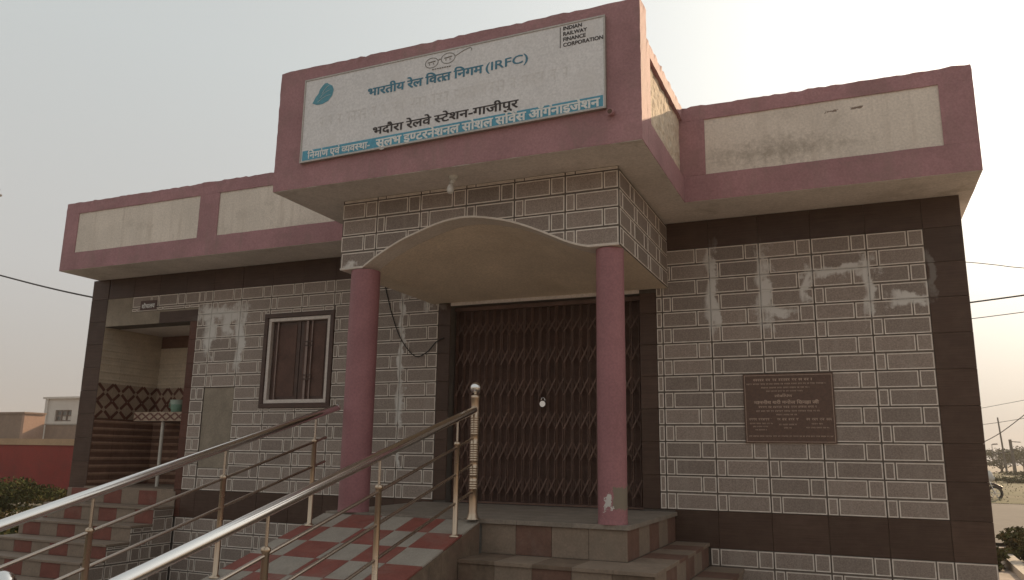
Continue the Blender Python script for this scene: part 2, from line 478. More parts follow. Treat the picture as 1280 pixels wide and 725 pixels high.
# ------------------------------------------------------------------ object helpers
WLOC = {}
def link(o, parent=None, at=None):
    """link o so that its origin stands at world point `at`"""
    COL.objects.link(o)
    at = Vector(at) if at is not None else Vector((0, 0, 0))
    if parent is not None:
        o.parent = parent
        o.location = at - WLOC[parent.name]
    else:
        o.location = at
    WLOC[o.name] = at
    return o

def thing(name, label, cat, at=(0, 0, 0), group=None):
    o = bpy.data.objects.new(name, None)
    o.empty_display_size = 0.2
    link(o, None, at)
    o['label'] = label; o['category'] = cat
    if group:
        o['group'] = group
    return o

def tag(o, label, cat, group=None):
    o['label'] = label; o['category'] = cat
    if group:
        o['group'] = group
    return o

class MB:
    def __init__(s):
        s.v = []; s.f = []; s.m = []; s.sm = []
    def add(s, verts, faces, mi=0, smooth=False):
        n = len(s.v)
        s.v += [tuple(p) for p in verts]
        for f in faces:
            s.f.append(tuple(i + n for i in f)); s.m.append(mi); s.sm.append(smooth)
    def box(s, a, b, mi=0):
        x0, y0, z0 = a; x1, y1, z1 = b
        s.add([(x0, y0, z0), (x1, y0, z0), (x1, y1, z0), (x0, y1, z0), (x0, y0, z1), (x1, y0, z1), (x1, y1, z1), (x0, y1, z1)],
              [(0, 3, 2, 1), (4, 5, 6, 7), (0, 1, 5, 4), (1, 2, 6, 5), (2, 3, 7, 6), (3, 0, 4, 7)], mi)
    def tube(s, p, q, r, r2=None, n=12, mi=0, caps=True):
        p = Vector(p); q = Vector(q); r2 = r if r2 is None else r2
        d = (q - p).normalized()
        a = d.orthogonal().normalized(); b = d.cross(a)
        vs = []
        for (c, rr) in ((p, r), (q, r2)):
            for i in range(n):
                t = 2 * PI * i / n
                vs.append(c + (a * math.cos(t) + b * math.sin(t)) * rr)
        k = len(s.v)
        s.add(vs, [(i, (i + 1) % n, n + (i + 1) % n, n + i) for i in range(n)], mi, True)
        if caps:
            s.add(vs[:n], [tuple(range(n))[::-1]], mi); s.add(vs[n:], [tuple(range(n))], mi)
    def lathe(s, base, prof, n=20, mi=0):
        bx, by, bz = base
        vs = []
        for (r, z) in prof:
            for i in range(n):
                t = 2 * PI * i / n
                vs.append((bx + r * math.cos(t), by + r * math.sin(t), bz + z))
        fs = []
        for j in range(len(prof) - 1):
            for i in range(n):
                fs.append((j * n + i, j * n + (i + 1) % n, (j + 1) * n + (i + 1) % n, (j + 1) * n + i))
        s.add(vs, fs, mi, True)
        s.add(vs[-n:], [tuple(range(n))], mi)
    def path(s, pts, r, n=8, mi=0):
        pts = [Vector(p) for p in pts]
        vs = []
        for i, p in enumerate(pts):
            d = (pts[min(i + 1, len(pts) - 1)] - pts[max(i - 1, 0)]).normalized()
            a = d.cross(Vector((0.13, 0.2, 0.97))).normalized(); b = d.cross(a)
            for k in range(n):
                t = 2 * PI * k / n
                vs.append(p + (a * math.cos(t) + b * math.sin(t)) * r)
        fs = []
        for i in range(len(pts) - 1):
            for k in range(n):
                fs.append((i * n + k, i * n + (k + 1) % n, (i + 1) * n + (k + 1) % n, (i + 1) * n + k))
        s.add(vs, fs, mi, True)
        s.add(vs[:n], [tuple(range(n))], mi); s.add(vs[-n:], [tuple(range(n))], mi)
    def mesh(s, name, mats):
        me = bpy.data.meshes.new(name)
        me.from_pydata(s.v, [], s.f)
        for m in mats:
            me.materials.append(M[m] if isinstance(m, str) else m)
        me.polygons.foreach_set("material_index", s.m)
        me.polygons.foreach_set("use_smooth", s.sm)
        me.update()
        return me
    def build(s, name, mats, parent=None, at=(0, 0, 0)):
        """vertices are in world coordinates; the origin is put at `at`"""
        if isinstance(mats, str):
            mats = [mats]
        me = s.mesh(name, mats)
        if Vector(at).length > 0:
            me.transform(Matrix.Translation(-Vector(at)))
        return link(bpy.data.objects.new(name, me), parent, at)

def bevel(o, w=0.006, seg=1):
    md = o.modifiers.new("bevel", 'BEVEL')
    md.width = w; md.segments = seg; md.limit_method = 'ANGLE'; md.angle_limit = math.radians(40)
    return o

def box_obj(name, a, b, mat, parent=None, at=None, bev=0.0):
    mb = MB(); mb.box(a, b)
    at = at if at is not None else tuple((a[i] + b[i]) / 2 for i in range(3))
    o = mb.build(name, mat, parent, at)
    if bev:
        bevel(o, bev)
    return o

def rough_box(name, a, b, mat, parent, amp=0.008, step=0.09, at=None, mi_top=None):
    """a box cut into a grid whose corners wander a little, so plaster edges are not ruler-straight"""
    bm = bmesh.new()
    x0, y0, z0 = a; x1, y1, z1 = b
    n = [max(1, int(round((b[i] - a[i]) / step))) for i in range(3)]
    vd = {}
    def vert(i, j, k):
        key = (i, j, k)
        if key not in vd:
            p = Vector((x0 + (x1 - x0) * i / n[0], y0 + (y1 - y0) * j / n[1], z0 + (z1 - z0) * k / n[2]))
            d = noise.noise_vector(p * 3.1) * amp * .35 + noise.noise_vector(p * 19.0) * amp * .75
            ext = sum((i in (0, n[0]), j in (0, n[1]), k in (0, n[2])))
            if k < n[2]:
                d *= 0.35 if ext > 1 else (0.9 if mat == 'roughwash' else 0.15)
            vd[key] = bm.verts.new(p + d)
        return vd[key]
    def grid(fix, val, u, w, flip):
        for i in range(n[u]):
            for j in range(n[w]):
                c = []
                for (di, dj) in ((0, 0), (1, 0), (1, 1), (0, 1)):
                    q = [0, 0, 0]; q[fix] = val; q[u] = i + di; q[w] = j + dj
                    c.append(vert(*q))
                bm.faces.new(c[::-1] if flip else c)
    grid(0, 0, 1, 2, True); grid(0, n[0], 1, 2, False)
    grid(1, 0, 0, 2, False); grid(1, n[1], 0, 2, True)
    grid(2, 0, 0, 1, True); grid(2, n[2], 0, 1, False)
    bm.normal_update()
    me = bpy.data.meshes.new(name); bm.to_mesh(me); bm.free()
    me.materials.append(M[mat])
    at = at if at is not None else tuple((a[i] + b[i]) / 2 for i in range(3))
    me.transform(Matrix.Translation(-Vector(at)))
    return link(bpy.data.objects.new(name, me), parent, at)

# ------------------------------------------------------------------ tiles
TW, TH = 0.45, 0.30
BRICKS = [(.006, .318, .158, .294), (.328, .444, .158, .294), (.006, .082, .006, .142), (.092, .444, .006, .142)]  # u0,u1,v0,v1 in a full tile
def clip_poly(poly, nx, nz, d):
    """keep nx*x+nz*z>=d"""
    out = []
    for i in range(len(poly)):
        p = poly[i]; q = poly[(i + 1) % len(poly)]
        sp = nx * p[0] + nz * p[1] - d; sq = nx * q[0] + nz * q[1] - d
        if sp >= 0:
            out.append(p)
        if (sp >= 0) != (sq >= 0):
            t = sp / (sp - sq)
            out.append((p[0] + (q[0] - p[0]) * t, p[1] + (q[1] - p[1]) * t))
    return out

TILE_CACHE = {}
def tile_mesh(u0, u1, v0, v1, su=1.0):
    """brick-patterned wall tile, window [u0,u1]x[v0,v1] of the full pattern; local x right, z up, faces -y; origin at (u0,v0)"""
    key = tuple(round(x, 4) for x in (u0, u1, v0, v1, su))
    if key in TILE_CACHE:
        return TILE_CACHE[key]
    mb = MB()
    g = 0.0015
    W, H = (u1 - u0) * su, v1 - v0
    x0, x1, z0, z1 = g, W - g, g, H - g
    t = 0.013
    mb.add([(x0, 0, z0), (x1, 0, z0), (x1, 0, z1), (x0, 0, z1), (x0, t, z0), (x1, t, z0), (x1, t, z1), (x0, t, z1)],
           [(0, 1, 2, 3), (0, 4, 5, 1), (1, 5, 6, 2), (2, 6, 7, 3), (3, 7, 4, 0)], 0)
    e = 0.0095; h = 0.004
    for (a, b, c, d) in BRICKS:
        a, b, c, d = max(a, u0), min(b, u1), max(c, v0), min(d, v1)
        if b - a < 0.022 or d - c < 0.022:
            continue
        a, b, c, d = (a - u0) * su, (b - u0) * su, c - v0, d - v0
        a = max(a, x0 + .001); b = min(b, x1 - .001); c = max(c, z0 + .001); d = min(d, z1 - .001)
        vs = [(a, -.0005, c), (b, -.0005, c), (b, -.0005, d), (a, -.0005, d),
              (a + .002, -h, c + .002), (b - .002, -h, c + .002), (b - .002, -h, d - .002), (a + .002, -h, d - .002),
              (a + e, -h + .0012, c + e), (b - e, -h + .0012, c + e), (b - e, -h + .0012, d - e), (a + e, -h + .0012, d - e)]
        mb.add(vs, [(0, 1, 5, 4), (1, 2, 6, 5), (2, 3, 7, 6), (3, 0, 4, 7), (4, 5, 9, 8), (5, 6, 10, 9), (6, 7, 11, 10), (7, 4, 8, 11)], 1)
        mb.add(vs[8:], [(0, 1, 2, 3)], 2)
    me = mb.mesh("wall_tile", ['joint', 'edge', 'face'])
    TILE_CACHE[key] = me
    return me

def dark_mesh(w, h, mat='dark', t=0.013, name="dark_tile"):
    key = ('d', round(w, 4), round(h, 4), mat, name, t)
    if key in TILE_CACHE:
        return TILE_CACHE[key]
    mb = MB(); g = 0.0012; e = 0.002
    mb.add([(g, e, g), (w - g, e, g), (w - g, e, h - g), (g, e, h - g), (g, t, g), (w - g, t, g), (w - g, t, h - g), (g, t, h - g),
            (g + e, 0, g + e), (w - g - e, 0, g + e), (w - g - e, 0, h - g - e), (g + e, 0, h - g - e)],
           [(0, 4, 5, 1), (1, 5, 6, 2), (2, 6, 7, 3), (3, 7, 4, 0), (8, 9, 10, 11), (0, 1, 9, 8), (1, 2, 10, 9), (2, 3, 11, 10), (3, 0, 8, 11)], 0)
    me = mb.mesh(name, [mat])
    TILE_CACHE[key] = me
    return me

def subtract(rect, hole):
    a, b, c, d = rect; e, f, g, h = hole
    if e >= b - 1e-6 or f <= a + 1e-6 or g >= d - 1e-6 or h <= c + 1e-6:
        return [rect]
    out = []
    if e > a: out.append((a, e, c, d))
    if f < b: out.append((f, b, c, d))
    a2, b2 = max(a, e), min(b, f)
    if g > c: out.append((a2, b2, c, g))
    if h < d: out.append((a2, b2, h, d))
    return [r for r in out if r[1] - r[0] > 0.008 and r[3] - r[2] > 0.008]

def orient(origin, ang):
    """point on a wall whose local x runs at angle ang in plan"""
    ca, sa = math.cos(ang), math.sin(ang)
    return lambda u, z: (origin[0] + u * ca, origin[1] + u * sa, z)

def tile_field(parent, origin, ang, us, zs, holes=(), region=None, name="wall_tile", dark=None):
    """us: joint positions along the wall, zs: joint heights; cells cut by holes and region; the pattern starts at each joint"""
    P = orient(origin, ang)
    for i in range(len(us) - 1):
        for j in range(len(zs) - 1):
            cell = (us[i], us[i + 1], zs[j], zs[j + 1])
            rects = [cell]
            if region:
                a, b, c, d = region
                q = (max(cell[0], a), min(cell[1], b), max(cell[2], c), min(cell[3], d))
                if q[1] - q[0] < .008 or q[3] - q[2] < .008:
                    continue
                rects = [q]
            for h in holes:
                rects = [r for x in rects for r in subtract(x, h)]
            su = (us[i + 1] - us[i]) / TW
            for (a, b, c, d) in rects:
                if dark:
                    me = dark_mesh(b - a, d - c, dark)
                else:
                    # the pattern of a row hangs from the top joint
                    v1 = TH - (cell[3] - d); v0 = v1 - (d - c)
                    me = tile_mesh((a - cell[0]) / su, (b - cell[0]) / su, v0, v1, su)
                o = bpy.data.objects.new("dark_tile" if dark else name, me)
                link(o, parent, P(a, c))
                o.rotation_euler = (random.gauss(0, .002), random.gauss(0, .0014), ang + random.gauss(0, .002))

# ================================================================== GROUND, ROAD
def ground():
    mb = MB()
    xs = [-400, -120, -60, -40] + list(np.arange(-32, 33, 2.0)) + [40, 60, 120, 400]
    ys = [-400, -120, -60] + list(np.arange(-24, 41, 2.0)) + [60, 120, 400]
    vs = []
    for y in ys:
        for x in xs:
            dz = 0.05 * noise.noise(Vector((x * .3, y * .3, 0)))
            inside = -9 < x < 4.5 and -8 < y < 8
            onroad = -2 < x < 92 and 7 < y < 31
            vs.append((x, y, GZ + (0 if inside else (-.06 if onroad else dz))))
    n = len(xs)
    fs = [(j * n + i, j * n + i + 1, (j + 1) * n + i + 1, (j + 1) * n + i) for j in range(len(ys) - 1) for i in range(n - 1)]
    mb.add(vs, fs, 0, True)
    o = mb.build("ground", 'dirt'); o['kind'] = 'structure'
    mb = MB()
    N = 60
    vs = []; fs = []
    for i in range(N + 1):
        x = 0 + 90 * i / N
        w0 = 11.6 - .30 * x * .6 + .35 * noise.noise(Vector((x * .5, 3, 0)))
        w1 = 27.5 + .6 * noise.noise(Vector((x * .4, 9, 0)))
        vs += [(x, max(w0, 8.3), GZ + .004), (x, w1, GZ + .004)]
        if i:
            k = 2 * i
            fs.append((k - 2, k, k + 1, k - 1))
    mb.add(vs, fs)
    o = mb.build("road", 'road'); o['kind'] = 'structure'
ground()

# ================================================================== BUILDING
B = thing("station_building", "single storey tiled building with pink parapets, a porch on two columns and a brown gate", "building", (-2.5, 0, GZ))
XL, XR = -7.69, 2.545
ZS = 2.672                       # soffit level
DEPTH = 6.0
NX0, NX1, ND, NZ = -7.385, -5.91, 0.96, 2.03    # wash niche: left, right, depth, top
DX0, DX1, DZ0, DZ1 = -2.262, -0.222, -0.02, 2.0   # gate opening
WX0, WX1, WZ0, WZ1 = -4.70, -3.76, 0.97, 2.025  # window opening

def facade():
    mb = MB()
    y0, y1 = 0.013, 0.24
    def b(x0, x1, z0, z1, ya=y0, yb=y1):
        mb.box((x0, ya, z0), (x1, yb, z1))
    # pieces butt end to end
    b(XL + .013, NX0 - .014, GZ - .1, ZS)
    b(NX0 - .014, NX1 + .014, NZ, ZS)
    b(NX0 - .014, NX1 + .014, GZ - .1, -.03)
    b(NX1 + .014, WX0, GZ - .1, ZS)
    b(WX0, WX1, GZ - .1, WZ0); b(WX0, WX1, WZ1, ZS)
    b(WX1, DX0, GZ - .1, ZS)
    b(DX0, DX1, GZ - .1, DZ0 - .004); b(DX0, DX1, DZ1, ZS)
    b(DX1, XR - .013, GZ - .1, ZS)
    return mb.build("facade_wall", 'mortar', B, (-2.5, 0, GZ))
FW = facade()
box_obj("side_wall", (XR - .16, .242, GZ - .1), (XR - .004, DEPTH, ZS - .004), 'soffit', B)
box_obj("side_wall", (XL + .004, .242, GZ - .1), (XL + .16, DEPTH, ZS - .004), 'soffit', B)
box_obj("rear_wall", (XL + .162, DEPTH - .16, GZ - .1), (XR - .162, DEPTH - .002, ZS - .004), 'soffit', B)

# --- brick tiles: left field
lus = [-7.377 + .452 * i for i in range(12)]
lzs = [0.3 * k for k in range(9)]
HO_N = (-8, -5.79, -1, 2.2); HO_W = (-4.725, -3.737, .945, 2.047); HO_P = (-5.585, -5.120, .255, 1.20)
tile_field(FW, (0, 0, 0), 0, lus, lzs, [HO_N, HO_W, HO_P], (-6.925, -2.405, 0, 2.4))
# right field
rus = [-.45, 0, .45, .90, 1.35, 1.80, 2.25]
tile_field(FW, (0, 0, 0), 0, rus, lzs, [], (-.058, 2.25, 0, 2.4))
# plinth rows under the dark band
pz = [-1.211, -.911, -.611, -.311]
tile_field(FW, (0, 0, 0), 0, lus, pz, [], (-5.84, -2.51, GZ, -.311))
tile_field(FW, (0, 0, 0), 0, rus + [2.70], pz, [], (.375, XR, GZ, -.311))
# dark tiles: band under the tiles, band under the soffit, corner piers, gate jambs
tile_field(FW, (0, 0, 0), 0, lus, [-.311, 0], [], (-5.79, -2.405, -.311, 0), dark='dark')
tile_field(FW, (0, 0, 0), 0, rus + [2.70], [-.311, 0], [], (.07, XR, -.311, 0), dark='dark')
tile_field(FW, (0, 0, 0), 0, lus, [2.4, ZS], [], (NX0, -2.487, 2.4, ZS - .004), dark='dark')
tile_field(FW, (0, 0, 0), 0, rus + [2.70], [2.4, ZS], [], (.058, XR, 2.4, ZS - .004), dark='dark')
tile_field(FW, (0, 0, 0), 0, [2.25, 2.70], lzs, [], (2.25, XR, 0, 2.4), dark='dark')
tile_field(FW, (0, 0, 0), 0, [XL, NX0], [GZ, -.9, -.6, -.3] + lzs + [ZS - .004], [], None, dark='dark')
tile_field(FW, (0, 0, 0), 0, [-2.405, -2.262], [0, .3, .6, .9, 1.2, 1.5, 1.8, 2.03], [], None, dark='dark')
tile_field(FW, (0, 0, 0), 0, [DX1, -.058], [0, .3, .6, .9, 1.2, 1.5, 1.8, 2.0], [], None, dark='dark')
# outer side faces of the corner piers
tile_field(FW, (XR, 0.002, 0), PI / 2, [0, .238], [-.911, -.611, -.311] + lzs + [ZS - .004], [], None, dark='dark')
tile_field(FW, (XL, .24, 0), -PI / 2, [0, .238], [-.911, -.611, -.311] + lzs + [ZS - .004], [], None, dark='dark')
# niche surround
def plate(name, x0, x1, z0, z1, mat, parent=FW, y0=0.0, y1=0.013):
    return box_obj(name, (x0, y0, z0), (x1, y1, z1), mat, parent)
plate("plaster_patch", NX0 + .002, -6.927, NZ + .002, 2.398, 'plaster', y0=.003)
plate("plaster_patch", -6.925, -6.435, NZ + .002, 2.198, 'plaster', y0=.004)
plate("lintel_strip", -6.433, -5.79, NZ + .002, 2.175, 'dark', y0=.001)
plate("lintel_strip", -6.433, -5.79, 2.177, 2.198, 'plaster', y0=.005)
tile_field(FW, (0, 0, 0), 0, [NX1 + .002, -5.792], [-.31, 0, .3, .6, .9, 1.2, 1.5, 1.8, 2.03], [], None, dark='redwood')
# blocked-up opening beside the window
plate("blank_panel", -5.580, -5.125, .26, 1.195, 'plaster', y0=.009)

# --- wash niche interior
def niche():
    mb = MB()
    z0 = -.03
    mb.box((NX0 - .12, .242, z0), (NX0 - .013, ND + .1, NZ + .1))
    mb.box((NX1 + .013, .242, z0), (NX1 + .12, ND + .1, NZ + .1))
    mb.box((NX0 - .013, ND + .013, z0), (NX1 + .013, ND + .1, NZ + .1))
    o = mb.build("niche_wall", 'plaster', B, (-6.6, .5, 0))
    box_obj("niche_ceiling", (NX0 - .11, .242, NZ), (NX1 + .11, ND + .09, NZ + .09), 'soffit', B)
    box_obj("niche_floor", (NX0 - .013, -.012, -.03), (NX1 + .013, ND + .01, 0.0), 'tcream', B)
    # ribbed tile: a base plate with raised horizontal ridges
    def ribbed(w, h, base, ridge, n):
        key = ('r', round(w, 3), round(h, 3), base)
        if key in TILE_CACHE:
            return TILE_CACHE[key]
        m = MB(); g = .0012; t = .012
        m.box((g, 0, g), (w - g, t, h - g), 0)
        for k in range(n):
            zc = (k + .5) * h / n; a = h / n * .20
            m.add([(g, -.0004, zc - a), (w - g, -.0004, zc - a), (w - g, -.007, zc), (g, -.007, zc), (w - g, -.0004, zc + a), (g, -.0004, zc + a)],
                  [(0, 1, 2, 3), (3, 2, 4, 5)], 1)
        me = m.mesh("niche_tile", [base, ridge]); TILE_CACHE[key] = me
        return me
    def lattice(w, h):
        key = ('l', round(w, 3), round(h, 3))
        if key in TILE_CACHE:
            return TILE_CACHE[key]
        m = MB(); g = .0012; t = .012
        m.box((g, 0, g), (w - g, t, h - g), 0)
        cx, cz = w / 2, h / 2
        for sgn in (1, -1):
            for off in (-.0, ):
                a = .040
                p = (g + .004, g + .004) if sgn > 0 else (g + .004, h - g - .004)
                q = (w - g - .004, h - g - .004) if sgn > 0 else (w - g - .004, g + .004)
                d = Vector((q[0] - p[0], q[1] - p[1])).normalized(); nx, nz = -d[1] * a, d[0] * a
                y = -.004 - .001 * (sgn > 0)
                m.add([(p[0] + max(nx, 0) * 0 + nx * .5, y, p[1] + nz * .5 if sgn < 0 else p[1] + nz * .5), (p[0] - nx * .5, y, p[1] - nz * .5),
                       (q[0] - nx * .5, y, q[1] - nz * .5), (q[0] + nx * .5, y, q[1] + nz * .5)], [(0, 1, 2, 3)], 1)
        for (ux, uz, q) in ((cx, cz, .034), (cx, h * .90, .016), (cx, h * .10, .016)):
            m.add([(ux - q, -.0065, uz), (ux, -.0065, uz - q), (ux + q, -.0065, uz), (ux, -.0065, uz + q)], [(0, 1, 2, 3)], 0)
        me = m.mesh("border_tile", ['npale', 'nlat']); TILE_CACHE[key] = me
        return me
    P1 = orient((NX0, .004, 0), PI / 2)      # left inner wall, faces +X
    P2 = orient((NX0, ND, 0), 0)                 # rear wall, faces -Y
    P3 = orient((NX1, 0.02, 0), PI / 2)          # right inner wall faces -X
    L1 = ND - .004; L2 = NX1 - NX0; 
    walls = [(P1, PI / 2, L1, .32), (P2, 0, L2, .369)]
    for (P, ang, L, w) in walls:
        n = int(round(L / w)); w = L / n
        for i in range(n):
            for (z, h, base, ridge, k) in [(0, .29, 'nbrown', 'nridge', 3), (.29, .29, 'nbrown', 'nridge', 3), (.58, .27, 'nbrown', 'nridge', 3)]:
                ob = link(bpy.data.objects.new("niche_tile", ribbed(w, h, base, ridge, k)), o, P(i * w, z)); ob.rotation_euler[2] = ang
            tops = [(1.30, .30), (1.60, .26)] + ([(1.86, .17)] if ang else [])
            for (z, h) in tops:
                ob = link(bpy.data.objects.new("niche_tile", ribbed(w, h, 'ncream', 'ncream', 3)), o, P(i * w, z)); ob.rotation_euler[2] = ang
        n = int(round(L / .225)); w = L / n
        for i in range(n):
            for z in (.85, 1.075):
                ob = link(bpy.data.objects.new("border_tile", lattice(w, .225)), o, P(i * w, z)); ob.rotation_euler[2] = ang
    box_obj("painted_band", (NX0 + .002, ND + .001, 1.862), (NX1 - .002, ND + .012, NZ - .001), 'nbrown', B)
    # right inner wall (hidden from the road): plain cream tiles
    for i in range(3):
        for (z, h, base) in [(0, .42, 'nbrown'), (.42, .43, 'nbrown'), (.85, .45, 'npale'), (1.30, .36, 'ncream'), (1.66, .37, 'ncream')]:
            ob = link(bpy.data.objects.new("niche_tile", ribbed(.305, h, base, base, 3)), o, (NX1, ND - .02 - (2 - i) * .305 - .305 * 0, z)); ob.rotation_euler[2] = PI / 2 + PI
            ob.location = Vector((NX1, ND - .02 - i * .305, z)) - WLOC[o.name]
            ob.rotation_euler[2] = -PI / 2
niche()

# --- window
def window():
    w = bpy.data.objects.new("window", None); link(w, B, (-4.23, 0, 1.0))
    def ring(name, x0, x1, z0, z1, t, ya, yb, mat):
        mb = MB()
        mb.box((x0, ya, z0), (x1, yb, z0 + t)); mb.box((x0, ya, z1 - t), (x1, yb, z1))
        mb.box((x0, ya, z0 + t), (x0 + t, yb, z1 - t)); mb.box((x1 - t, ya, z0 + t), (x1, yb, z1 - t))
        return bevel(mb.build(name, mat, w, ((x0 + x1) / 2, 0, z0)), .003)
    ring("outer_frame", -4.725, -3.737, .945, 2.047, .052, -.022, .20, 'brownframe')
    ring("inner_frame", -4.671, -3.791, .999, 1.993, .042, -.006, .08, 'white')
    for (a, b) in ((-4.628, -4.235), (-4.227, -3.834)):
        box_obj("sash", (a, .040, 1.036), (b, .070, 1.956), 'brownframe', w, bev=.003)
        box_obj("pane", (a + .05, .0345, 1.08), (b - .05, .0395, 1.91), 'gateback', w)
    mb = MB()
    for x, wd, m in ((-4.545, .012, 0), (-4.125, .030, 0), (-4.055, .012, 0)):
        g = MB(); g.box((x - wd / 2, .016, 1.040), (x + wd / 2, .028, 1.952))
        g.build("grille_bar", 'grille', w, (x, .05, 1.036))
    for z in (1.70, 1.655, 1.315, 1.27):
        g = MB(); g.box((-4.165, .010, z - .007), (-4.03, .0155, z + .007))
        g.build("grille_cross_bar", 'brownframe', w, (-4.1, .04, z))
M['grille'] = simple("grille_worn_paint", (0.26, 0.19, 0.165), 0.5, 0.2, 9.0, 60, 0.05)
window()

# --- collapsible gate in the doorway
def gate():
    g = bpy.data.objects.new("gate", None); link(g, B, (-1.24, .08, 0))
    box_obj("rolling_shutter", (DX0 + .004, .19, DZ0), (DX1 - .004, .235, DZ1), 'gateback', g)
    box_obj("gate_track", (DX0 + .001, .10, DZ1 - .045), (DX1 - .001, .15, DZ1 - .004), 'gate', g)
    box_obj("gate_track", (DX0 + .002, .10, DZ0 + .001), (DX1 - .002, .15, DZ0 + .02), 'gate', g)
    n = 24
    z0, z1 = DZ0 + .022, DZ1 - .047
    me = None
    xs = [DX0 + .03 + (DX1 - DX0 - .06) * i / (n - 1) for i in range(n)]
    bands = [(.16, .17), (.50, .17), (.80, .17), (1.13, .17), (1.45, .17), (1.75, .14)]
    mp = MB()
    mp.box((-.011, 0, 0), (-.006, .02, z1 - z0)); mp.box((.006, 0, 0), (.011, .02, z1 - z0)); mp.box((-.006, .016, 0), (.006, .02, z1 - z0))
    mep = mp.mesh("picket", ['gate'])
    for x in xs:
        o = link(bpy.data.objects.new("picket", mep), g, (x, .105 + random.uniform(-.004, .004), z0))
        o.rotation_euler[2] = random.uniform(-.25, .25)
    dx = xs[1] - xs[0]
    bars = {}
    for s in (1, -1):
        for k, (zc, h) in enumerate(bands):
            if (s, h) not in bars:
                m = MB()
                q = Vector((dx, 0, h * s)).normalized(); nx, nz = -q[2] * .008, q[0] * .008
                a = Vector((0, 0, -h * s / 2)); b = Vector((dx, 0, h * s / 2))
                vs = []
                for y in (0, .004):
                    vs += [(a[0] + nx, y, a[2] + nz), (a[0] - nx, y, a[2] - nz), (b[0] - nx, y, b[2] - nz), (b[0] + nx, y, b[2] + nz)]
                m.add(vs, [(0, 1, 2, 3), (7, 6, 5, 4), (0, 4, 5, 1), (1, 5, 6, 2), (2, 6, 7, 3), (3, 7, 4, 0)])
                bars[(s, h)] = m.mesh("lattice_bar", ['gate'])
            for i in range(n - 1):
                link(bpy.data.objects.new("lattice_bar", bars[(s, h)]), g, (xs[i], .099 if s > 0 else .127, zc))
    box_obj("door_lintel", (DX0 + .002, -.006, DZ1 + .001), (DX1 - .002, .012, 2.035), 'soffit', B)
gate()
lk = thing("padlock", "small round silver padlock hanging at the middle of the brown gate", "padlock", (-1.236, .07, .93))
m = MB(); m.tube((-1.236, .062, .96), (-1.236, .09, .96), .030, n=16); m.build("lock_body", 'steel', lk, (-1.236, .07, .96))
m = MB(); m.path([(-1.236 + .02 * math.cos(t), .08, .995 + .028 * math.sin(t)) for t in np.linspace(0, PI, 9)], .004, 6); m.build("shackle", 'steel', lk, (-1.236, .08, 1.0))

# --- roof slab and parapets
OY = -0.59; CY = -2.129
CXL, CXR = -2.926, 0.353
PXL, PXR = -7.604, 2.650
PZ0, PZ1, CZ1 = 2.672, 3.559, 3.79
def slab():
    mb = MB()
    z0, z1 = PZ0 - .003, PZ0 + .11
    e = .004
    mb.box((PXL + e, OY + e, z0), (PXR - e, DEPTH + .3, z1))
    mb.box((CXL + e, CY + e, z0), (CXR - e, OY + e, z1))
    return mb.build("roof_slab", 'soffit', B, (-2.5, 0, PZ0))
slab()

def parapet(x0, x1, y, panels, z0, z1, pz0, pz1, mat='cream', th=.13, sx=+1, segs=()):
    """rough masonry parapet facing -Y: frame strips in front of a backing wall with recessed panels"""
    rec = .028
    p = rough_box("parapet", (x0, y + rec, z0), (x1, y + th, z1), 'pink', B, .007)
    rough_box("parapet_frame", (x0, y, z0), (x1, y + rec - .002, pz0), 'pink', p, .004)
    rough_box("parapet_frame", (x0, y, pz1), (x1, y + rec - .002, z1 + .004), 'pink', p, .014, .045)
    cur = x0
    for (a, b, mt) in panels + [(x1, None, None)]:
        if a - cur > .01:
            rough_box("parapet_frame", (cur, y, pz0 + .001), (a, y + rec - .002, pz1 - .001), 'pink', p, .004)
        if b is not None:
            rough_box("parapet_panel", (a, y + .010, pz0), (b, y + rec - .001, pz1), mt, p, .004, .06)
            cur = b
    return p
parapet(PXL, CXL + .10, OY, [(-7.37, -5.335, 'cream'), (-5.04, -3.12, 'cream')], PZ0, PZ1, 2.895, 3.415)
parapet(CXR - .10, PXR, OY, [(.545, 2.405, 'mould')], PZ0, PZ1, 2.910, 3.430)
# the tall front of the porch parapet
rough_box("parapet", (CXL, CY, PZ0), (CXR, CY + .19, CZ1), 'pink', B, .014, .05)
# its returns to the main parapet
def ret(x, s):
    y0, y1 = CY + .192, OY - .001
    rec = .045
    X = lambda d0, d1: (x - s * d1, x - s * d0) if s > 0 else (x + d0, x + d1)
    def strip(name, d0, d1, ya, yb, za, zb, mt, amp, par, st=.09):
        xa, xb = X(d0, d1)
        return rough_box(name, (xa, ya, za), (xb, yb, zb), mt, par, amp, st)
    p = strip("parapet_return", rec + .002, rec + .09, y0, y1, PZ0, PZ1, 'roughwash', .006, B)
    strip("parapet_frame", 0, rec, y0, y1, PZ0, 2.905, 'pink', .003, p)
    strip("parapet_frame", 0, rec, y0, y1, 3.45, PZ1 + .004, 'pink', .014, p, .05)
    strip("parapet_frame", 0, rec, y0, y0 + .10, 2.906, 3.449, 'pink', .003, p)
    strip("parapet_panel", rec - .012, rec + .001, y0 + .101, y1, 2.906, 3.449, 'roughwash', .016, p, .035)
ret(CXR, 1); ret(CXL, -1)
# side and rear parapets
rough_box("parapet", (PXR - .13, OY + .132, PZ0), (PXR, DEPTH + .3, PZ1), 'pink', B, .008, .2)
rough_box("parapet", (PXL, OY + .132, PZ0), (PXL + .13, DEPTH + .3, PZ1), 'pink', B, .008, .2)
rough_box("parapet", (PXL + .132, DEPTH + .17, PZ0 + .112), (PXR - .132, DEPTH + .299, PZ1), 'pink', B, .008, .2)
